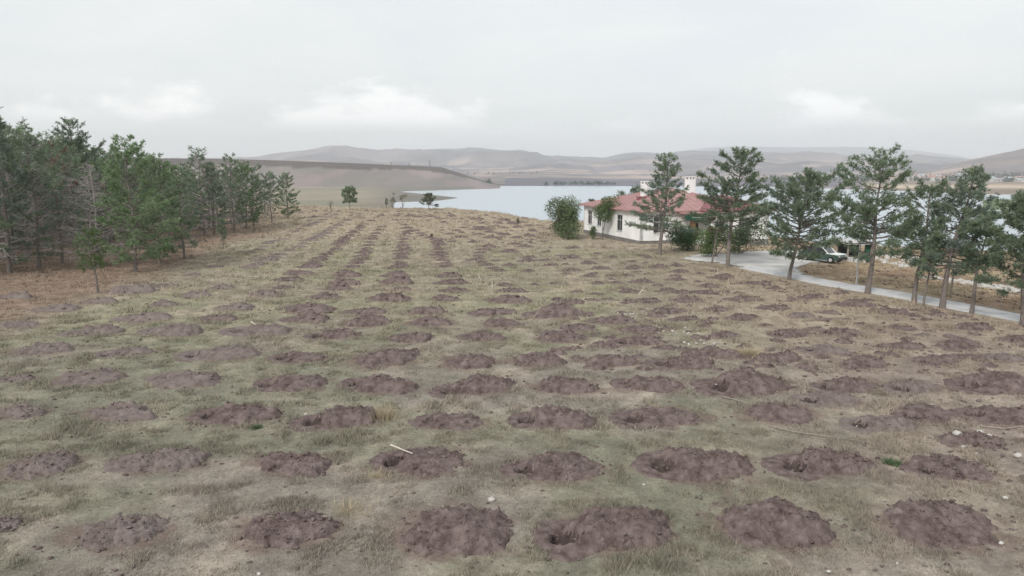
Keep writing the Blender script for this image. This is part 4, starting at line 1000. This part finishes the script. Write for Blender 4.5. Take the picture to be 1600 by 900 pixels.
# ------------------------------------------------------------------ shelter, car, pole
x, y, z = unproj(1333, 408); z = near1(x, y)
sh = empty('shelter', (x, y, z), math.radians(8)); tag(sh, 'small dark shelter with pale flat roof behind the lamp pole', 'shelter')
for sx in (-1.2, 1.2):
    for sy in (-.9, .9): MB().box(sx-.06, sx+.06, sy-.06, sy+.06, -.1, 1.75).build('post', M['wood_grey'], sh)
MB().prism([(-1.35, 1.75), (1.35, 1.95), (1.35, 2.05), (-1.35, 1.85)], -1.65, 1.65).build('roof', M['concrete'], sh)
MB().box(-1.1, 1.13, .86, .92, 0, 1.7).build('back_panel', M['dark'], sh)
MB().box(.55, 1.13, -.9, -.84, 0, 1.7).build('side_panel', M['green_sign'], sh)
MB().box(-.8, .5, .1, .6, .02, .5).build('bench', M['wood_grey'], sh)
for i, (dx, w_, h_, mt) in enumerate(((-.95, .45, .55, 'concrete'), (-.35, .5, .45, 'metal'), (.3, .35, .5, 'concrete'))):
    o = MB().prism([(-.2, 0), (.2, 0), (.22, h_*.9), (.12, h_), (-.2, h_)], -w_/2, w_/2).build('crate', M[mt], loc=(x+dx, y-1.35, z))
    tag(o, ['pale crate at the left foot of the shelter', 'grey crate in the middle before the shelter', 'pale crate at the right before the shelter'][i], 'crate', 'crates before the shelter')
def car(px, py, rz, label, s=1.0):
    x, y, z = unproj(px, py); z = near1(x, y); o = empty('car', (x, y, z+.035), rz); o.scale = (s, s, s)
    # side profile along x (front at +x)
    lower = [(-2.05,.38),(-2.0,.85),(-1.9,.93),(2.0-.05,.80),(2.08,.62),(2.05,.30),(1.75,.26),(-1.8,.26)]
    V, F = [], []
    for w_, kk in ((-.82, .97), (-.80, 1), (.80, 1), (.82, .97)):
        pass
    MB().prism(lower, -.80, .80, 'y').build('body', M['car_green'], o)
    MB().prism([(.75,.905),(1.98,.84),(2.0,.80),(.75,.86)], -.79, .79, 'y').build('bonnet', M['car_white'], o)
    cab = [(-1.75,.92),(-1.35,1.40),(-1.15,1.46),(.15,1.46),(.35,1.42),(.95,.90)]
    MB().prism(cab, -.70, .70, 'y').build('windows', M['glass'], o)
    MB().prism([(-1.32,1.43),(-1.15,1.50),(.15,1.50),(.34,1.44)], -.72, .72, 'y').build('car_roof', M['car_white'], o)
    for sy in (-1, 1):
        p_ = MB()
        for a, b_ in (((-1.78,.91),(-1.33,1.45)), ((-.5,.90),(-.5,1.46)), ((.98,.88),(.33,1.46))):
            p_.tube([(a[0], sy*.71, a[1]), (b_[0], sy*.71, b_[1])], [.05, .045], 5)
        p_.build('window_pillars', M['car_white'], o)
        for wx in (-1.3, 1.3):
            w_ = MB(); w_.tube([(wx, sy*.66, .31), (wx, sy*.84, .31)], [.31, .31], 16); wo = w_.build('wheel', M['rubber'], o)
            MB().tube([(wx, sy*.80, .31), (wx, sy*.85, .31)], [.18, .17], 12).build('rim', M['metal'], wo)
        MB().box(2.0, 2.085, sy*.62-.13, sy*.62+.13, .60, .74).build('headlight', M['concrete'], o)
        MB().box(.62, .74, sy*.86-.09, sy*.86+.09, .92, 1.03).build('wing_mirror', M['car_green'], o)
    MB().box(2.03, 2.12, -.8, .8, .32, .48).build('bumper', M['dark'], o)
    return tag(o, label, 'car')
car(1284, 409, math.radians(-52), 'white and dark green car parked beyond the leaning pine', .95)
x, y, z = unproj(1328, 449); H = (449-357)/ppm(y, z)
lp = empty('lamp_pole', (x+.9, y+1.0, near1(x+.9, y+1.0))); tag(lp, 'thin grey metal pole beside the track', 'pole')
MB().tube([(0,0,-.1),(0,0,.5),(.08,0,H)], [.055,.05,.035], 8).build('pole', M['metal'], lp); MB().box(-.16,.16,-.16,.16,-.05,.06).build('base_plate', M['concrete'], lp)
MB().tube([(.08,0,H-.02),(.25,-.2,H+.08)], [.03,.03], 6).build('bracket', M['metal'], lp)
x, y, z = unproj(1485, 466); pt = MB().tube([(0,0,-.1),(.02,0,.9),(.05,.02,1.5)], [.06,.055,.05], 7).build('wooden_post', M['wood_grey'], loc=(x, y, near1(x, y))); tag(pt, 'short dark wooden post in the dry ground beyond the track', 'post')

# ------------------------------------------------------------------ rubble band beyond the track, stones, sticks
def stone_mesh(seed, s):
    r = np.random.default_rng(seed); V = IV*(1+.45*(r.random((12, 1))-.5))*np.array([1, .8, .6])*s
    return V, IF
V, F, c = [], [], 0
for (p0, p1, n, wd) in (((1395,401), (1470,412), 170, 1.6), ((1495,440), (1610,458), 190, 0.9), ((1340,396), (1400,402), 80, 1.2), ((1370,404),(1420,418),60,1.0)):
    a, b_ = unproj(*p0), unproj(*p1)
    for i in range(n):
        t_ = rnd.random(); x = a[0]+(b_[0]-a[0])*t_+rnd.gauss(0, wd); y = a[1]+(b_[1]-a[1])*t_+rnd.gauss(0, wd); s = rnd.uniform(.08, .34)
        v_, f_ = stone_mesh(rnd.randrange(10**6), s); V.append(v_+np.array([x, y, near1(x, y)+s*.1])); F.append(f_+c*12); c += 1
tag(link('rubble', mesh('rubble', np.concatenate(V), np.concatenate(F), M['limestone'])), 'pale stone rubble spread beyond the track', 'rubble', kind='stuff')
STONES = [(768,783,13,'pale jagged stone between two front mounds near the middle'), (1494,688,15,'white stone on the left of the stony heap at right'), (1530,684,10,'white stone on top of the stony heap at right'), (1590,714,15,'pale flat stone at the right edge below the stony heap'),
 (650,606,5,'small white stone at the right foot of a mound'), (1212,660,5,'small white stone between two right mounds'), (405,898,8,'pale stone on the bottom edge, left of centre'), (1240,897,9,'white stone at the bottom edge, right of centre'), (1295,894,8,'grey-white stone right of the bottom edge stone'), (1006,758,5,'small pale stone below a second row mound'), (478,648,6,'pale stone left of a third row mound'), (1545,690,9,'grey stone at the right end of the stony heap'), (1505,700,9,'grey stone at the foot of the stony heap'), (1402,881,5,'small white stone among the grass at lower right')]
for i, (px, py, w_, lab) in enumerate(STONES):
    x, y, z = unproj(px, py); s = .5*w_/ppm(y, z); v_, f_ = stone_mesh(300+i, s*1.1)
    o = link('stone', mesh('stone', v_, f_, M['limestone']), loc=(x, y, near1(x, y)+s*.35+(0.16 if 1480 < px < 1550 and py < 695 else 0))); tag(o, lab, 'stone', 'loose stones on the field')
# stony heap
x, y, z = unproj(1520, 690); P, F, pf = mound_grid(.85, .6, .22, .25, .2, -.6, 0, 4242, 46, False); P, F = sub(P, F); T = np.concatenate([F[:, [0,1,2]], F[:, [0,2,3]]]); cv, cf = clods(.85, .6, 70, rnd, .03, .1, P)
tag(link('soil_mound', mesh('soil_mound', np.concatenate([P, cv]), np.concatenate([T, cf+len(P)]), M['soil']), loc=(x, y, near1(x, y))), 'stony soil heap strewn with white stones at the right', 'soil mound', 'dug soil mounds of the near rows')
def pale_patch(px, py, n, sp, lab):
    x0, y0, _ = unproj(px, py); V, F = [], []
    for i in range(n):
        x, y = x0+rnd.gauss(0, sp), y0+rnd.gauss(0, sp*.9); s = rnd.uniform(.02, .085); v_, f_ = stone_mesh(rnd.randrange(10**6), s); V.append(v_+np.array([x, y, near1(x, y)+s*.25+.01])); F.append(f_+i*12)
    tag(link('stone_litter', mesh('stone_litter', np.concatenate(V), np.concatenate(F), M['limestone'])), lab, 'stones', kind='stuff')
pale_patch(988, 490, 30, .4, 'scatter of white stones between far mounds')
pale_patch(1055, 520, 34, .8, 'wide scatter of pale stones right of centre')
pale_patch(1095, 535, 34, .7, 'pale stones before the straw-topped mound')
pale_patch(1300, 640, 22, 5, 'pale pebbles over the right field')
def stick(pts_px, r0, lab, mat='wood_pale', lift=.05, fork=None):
    P = []
    for i, q in enumerate(pts_px):
        x, y, z = unproj(q[0], q[1]); P.append((x, y, near1(x, y)+lift+(q[2] if len(q) > 2 else 0)))
    o = MB().tube(P, [r0*(1-.5*i/(len(P)-1)) for i in range(len(P))], 6).build('fallen_branch', M[mat]); tag(o, lab, 'stick', 'sticks and branches on the field')
    if fork:
        x, y, z = unproj(fork[0], fork[1]); b0 = P[len(P)//2]; MB().tube([b0, (x, y, near1(x, y)+lift+fork[2])], [r0*.7, r0*.4], 5).build('twig', M[mat], o)
stick([(611,711,.25),(620,716,.28),(632,718,.22),(645,722,.2)], .025, 'white peeled stick lying on a second row mound')
stick([(751,438),(749,435,.08),(747,432,.16)], .03, 'short pale stake leaning near the seventh mound line')
stick([(769,452),(769,451,.3),(770,450,.55)], .02, 'thin pale upright twig by the seventh mound line')
stick([(998,463,.1),(1003,462,.3),(1006,461,.5)], .025, 'pale forked branch sticking out of a far mound', fork=(1009, 462, .25))
stick([(1120,431),(1121,430,.2),(1121,429,.45)], .02, 'thin pale stake near the yard')
stick([(1200,667),(1240,677),(1290,684),(1340,691),(1372,697)], .022, 'long thin branch lying across the right field', 'wood_grey')
stick([(1212,602),(1245,605),(1275,610),(1290,615)], .025, 'thin grey branch trailing from a fourth row mound', 'wood_grey')
stick([(1130,622),(1150,627),(1165,632)], .025, 'short dark branch below the straw-topped mound', 'wood_grey')
stick([(1255,503),(1280,500),(1305,497),(1318,498)], .03, 'grey branch between far right mounds', 'wood_grey')
stick([(392,507,.1),(400,512,.12)], .03, 'small white stick on a pale left mound')
stick([(843,472),(856,478),(872,474),(884,470,.2)], .03, 'curved grey branch right of the seventh mound line', 'wood_grey')
stick([(1440,560),(1480,572),(1520,583)], .02, 'faint grey branch between the right mounds', 'wood_grey')
stick([(1532,668),(1570,672),(1605,668)], .025, 'long grey branch behind the stony heap', 'wood_grey')
# straw heap and green weeds
def tuft(px, py, n, sp, h, col, col2, w, lab, name, cat, lie=0.0):
    x0, y0, z0 = unproj(px, py); r = np.random.default_rng(int(px*7+py)); a = r.uniform(0, 2*PI, n); rr = np.abs(r.normal(0, sp, n))
    b_ = np.stack([np.cos(a)*rr, np.sin(a)*rr, np.zeros(n)], 1); hh = h*r.uniform(.4, 1.2, n)*(1-.5*rr/(sp*3))
    d = np.stack([np.cos(a)*r.uniform(.2, .8, n)+lie*r.normal(0, 1, n), np.sin(a)*r.uniform(.2, .8, n), np.ones(n)*(1-lie*.5)], 1); s = r.normal(0, 1, (n, 3)); s[:, 2] = 0; s /= np.linalg.norm(s, axis=1)[:, None]
    P = np.stack([b_-s*w, b_+s*w, b_+d*hh[:, None]], 1).reshape(-1, 3); m_ = r.random((n, 1)); c = np.repeat((col*(1-m_)+col2*m_)*r.uniform(.8, 1.25, (n, 1)), 3, 0)
    o = link(name, mesh(name, P, np.arange(3*n).reshape(n, 3), M['grass'], c), loc=(x0, y0, near1(x0, y0))); tag(o, lab, cat, kind='stuff')
ST, ST2 = np.array((.40,.34,.235)), np.array((.47,.41,.30))
tuft(1168, 556, 700, .34, .5, ST, ST2, .02, 'blond straw tuft on the mound right of centre', 'straw_tuft', 'straw', .5)
tuft(600, 653, 420, .30, .48, ST2, ST, .009, 'tall dry grass tuft between two third row mounds', 'grass_tuft', 'grass')
tuft(1178, 470, 160, .3, .3, ST, ST2, .02, 'dry grass tuft by the scattered far mounds', 'grass_tuft', 'grass')
tuft(590, 745, 260, .3, .16, ST, ST2, .008, 'short straw-coloured tuft left of a second row mound', 'grass_tuft', 'grass')
tuft(545, 800, 300, .45, .28, ST, ST2, .008, 'broad straw-coloured tuft between two front mounds', 'grass_tuft', 'grass')
WG, WG2 = np.array((.10,.145,.08)), np.array((.13,.18,.10))
tuft(1393, 725, 160, .14, .2, WG, WG2, .03, 'bright green weed beside a right-hand mound', 'weed', 'weed', .4)
tuft(401, 669, 90, .11, .14, WG*.7, WG, .025, 'dark green weed below a third row mound', 'weed', 'weed', .4)

# ------------------------------------------------------------------ far shore: trees, village, masts
def crown_mass(pts, name, lab, col, col2):
    VV, CC = [], []
    for (x, y, z, w_, h) in pts:
        n = 26; d = rng.normal(0, 1, (n, 3)); d /= np.linalg.norm(d, axis=1)[:, None]; c = np.array([x, y, z+h*.5])+d*np.array([w_*.5, w_*.5, h*.5])*rng.uniform(.3, 1, (n, 1))
        u = rng.normal(0, 1, (n, 3)); v = rng.normal(0, 1, (n, 3)); s = .28*w_
        VV.append(np.stack([c-u*s*.6, c+u*s*.5+v*s*.3, c+v*s*.6], 1).reshape(-1, 3)); m_ = rng.random((n, 1)); CC.append(np.repeat((col*(1-m_)+col2*m_)*rng.uniform(.7, 1.2), 3, 0))
    V = np.concatenate(VV); tag(link(name, mesh(name, V, np.arange(len(V)).reshape(-1, 3), M['leaf'], np.concatenate(CC))), lab, 'trees', kind='stuff')
HF = lambda x, y: height(np.asarray(x), np.asarray(y))
def far_pt(px, Y): x = (px-800)/FPX*(Y*CP+.16*12); return x, Y, height1(x, Y)
pts = []
for i in range(70):
    px = rnd.uniform(846, 962) if i < 62 else rnd.uniform(758, 772); x, y, z = far_pt(px, rnd.uniform(1062, 1105)); pts.append((x, y, z, rnd.uniform(3, 6), rnd.uniform(2.5, 6.5)))
for i in range(40):
    px = rnd.uniform(560, 860); x, y, z = far_pt(px, rnd.uniform(1900, 2400)); pts.append((x, y, z, rnd.uniform(4, 8), rnd.uniform(3, 6)))
for i in range(14):
    px = rnd.uniform(1200, 1330); x, y, z = far_pt(px, rnd.uniform(1000, 1100)); pts.append((x, y, z, rnd.uniform(3, 5), rnd.uniform(2, 4)))
crown_mass(pts, 'shore_trees', 'dark line of trees along the far lake shore', np.array((.05,.075,.05)), np.array((.08,.10,.06)))
pts = []
for i in range(330):
    px = rnd.uniform(1385, 1640) if i < 230 else rnd.uniform(1200, 1385); Y = rnd.uniform(1250, 1720); x, y, z = far_pt(px, Y); pts.append((x, y, z, rnd.uniform(6, 11), rnd.uniform(4, 9)))
crown_mass(pts, 'village_trees', 'dark trees massed among the far village houses', np.array((.06,.08,.06)), np.array((.10,.11,.08)))
M['vwall'] = mat_noise('village_wall_mat', (.40,.39,.38), (.52,.51,.50), .2, .9); M['vroof'] = mat_noise('village_roof_mat', (.30,.16,.13), (.42,.30,.27), .1, .8); M['vroof2'] = mat_noise('village_sheet_mat', (.34,.37,.40), (.46,.48,.5), .1, .6)
vh = []
for i in range(3):
    w_, d_, h = [(9, 8, 4.5), (12, 9, 5.5), (20, 10, 4)][i]
    b0 = MB().box(-w_/2, w_/2, -d_/2, d_/2, -2, h); wallm = mesh('wall', b0.v, b0.f, M['vwall'])
    r0_ = MB().prism([(-d_/2-.4, h), (d_/2+.4, h), (0, h+2.2)], -w_/2-.4, w_/2+.4); roofs = [mesh('roof', r0_.v, r0_.f, M[k]) for k in ('vroof', 'vroof2')]
    wm = MB()
    wins = []
    for k in range(max(2, int(w_/3.5))):
        xx = -w_/2+1.5+k*3.2; wb_ = MB().box(xx, xx+1.3, -d_/2-.05, -d_/2-.003, 1.4, 2.8); wins.append(mesh('window', wb_.v, wb_.f, M['glass']))
    vh.append((wallm, roofs, wins))
for i in range(72):
    if i < 50: px, Y = rnd.uniform(1395, 1530), rnd.uniform(1280, 1720)
    elif i < 62: px, Y = rnd.uniform(1530, 1620), rnd.uniform(1250, 1450)
    else: px, Y = rnd.uniform(1225, 1390), rnd.uniform(1350, 1700)
    x, y, z = far_pt(px, Y); v = rnd.choice([0, 0, 1, 1, 2]); o = empty('village_house', (x, y, z), rnd.uniform(-.6, .6))
    link('wall', vh[v][0], o); link('roof', vh[v][1][rnd.randrange(2)], o)
    for w_ in vh[v][2]: link('window', w_, o)
    tag(o, 'tiny pale house of the far village across the lake', 'house', 'houses of the far village')
for i, (px, hgt, lab) in enumerate([(672, 9.5, 'tallest thin mast on the rim of the flat-topped hill'), (640, 4.5, 'short mast left of the tallest mast on the flat-topped hill'), (612, 4.0, 'short leftmost mast on the flat-topped hill rim')]):
    x, y, z = far_pt(px, 1120); mb = MB()
    for sx, sy in ((-.8,-.8),(.8,-.8),(.8,.8),(-.8,.8)): mb.tube([(sx, sy, -1), (sx*.15, sy*.15, hgt)], [.16, .12], 4)
    o = mb.build('mast', M['dark'], loc=(x, y, z)); MB().box(-1.6, 1.6, -.1, .1, hgt*.85, hgt*.85+.2).build('crossarm', M['dark'], o); tag(o, lab, 'mast', 'masts on the flat-topped hill')

# ------------------------------------------------------------------ haze: one box of even air round everything below the sky
hz = bpy.data.materials.new('haze_mat'); hz.use_nodes = True; hn = hz.node_tree.nodes; hl = hz.node_tree.links; hn.clear()
ho = hn.new('ShaderNodeOutputMaterial'); hv = hn.new('ShaderNodeVolumePrincipled'); hv.inputs['Color'].default_value = (.93, .968, .999, 1); hv.inputs['Density'].default_value = 1.8e-4; hv.inputs['Anisotropy'].default_value = 0.2
hl.new(hv.outputs[0], ho.inputs['Volume'])
hzo = MB().box(-12500, 12500, -400, 12500, -18, 380).build('haze', hz); tag(hzo, 'pale even haze over the lake and hills', 'haze', kind='stuff')
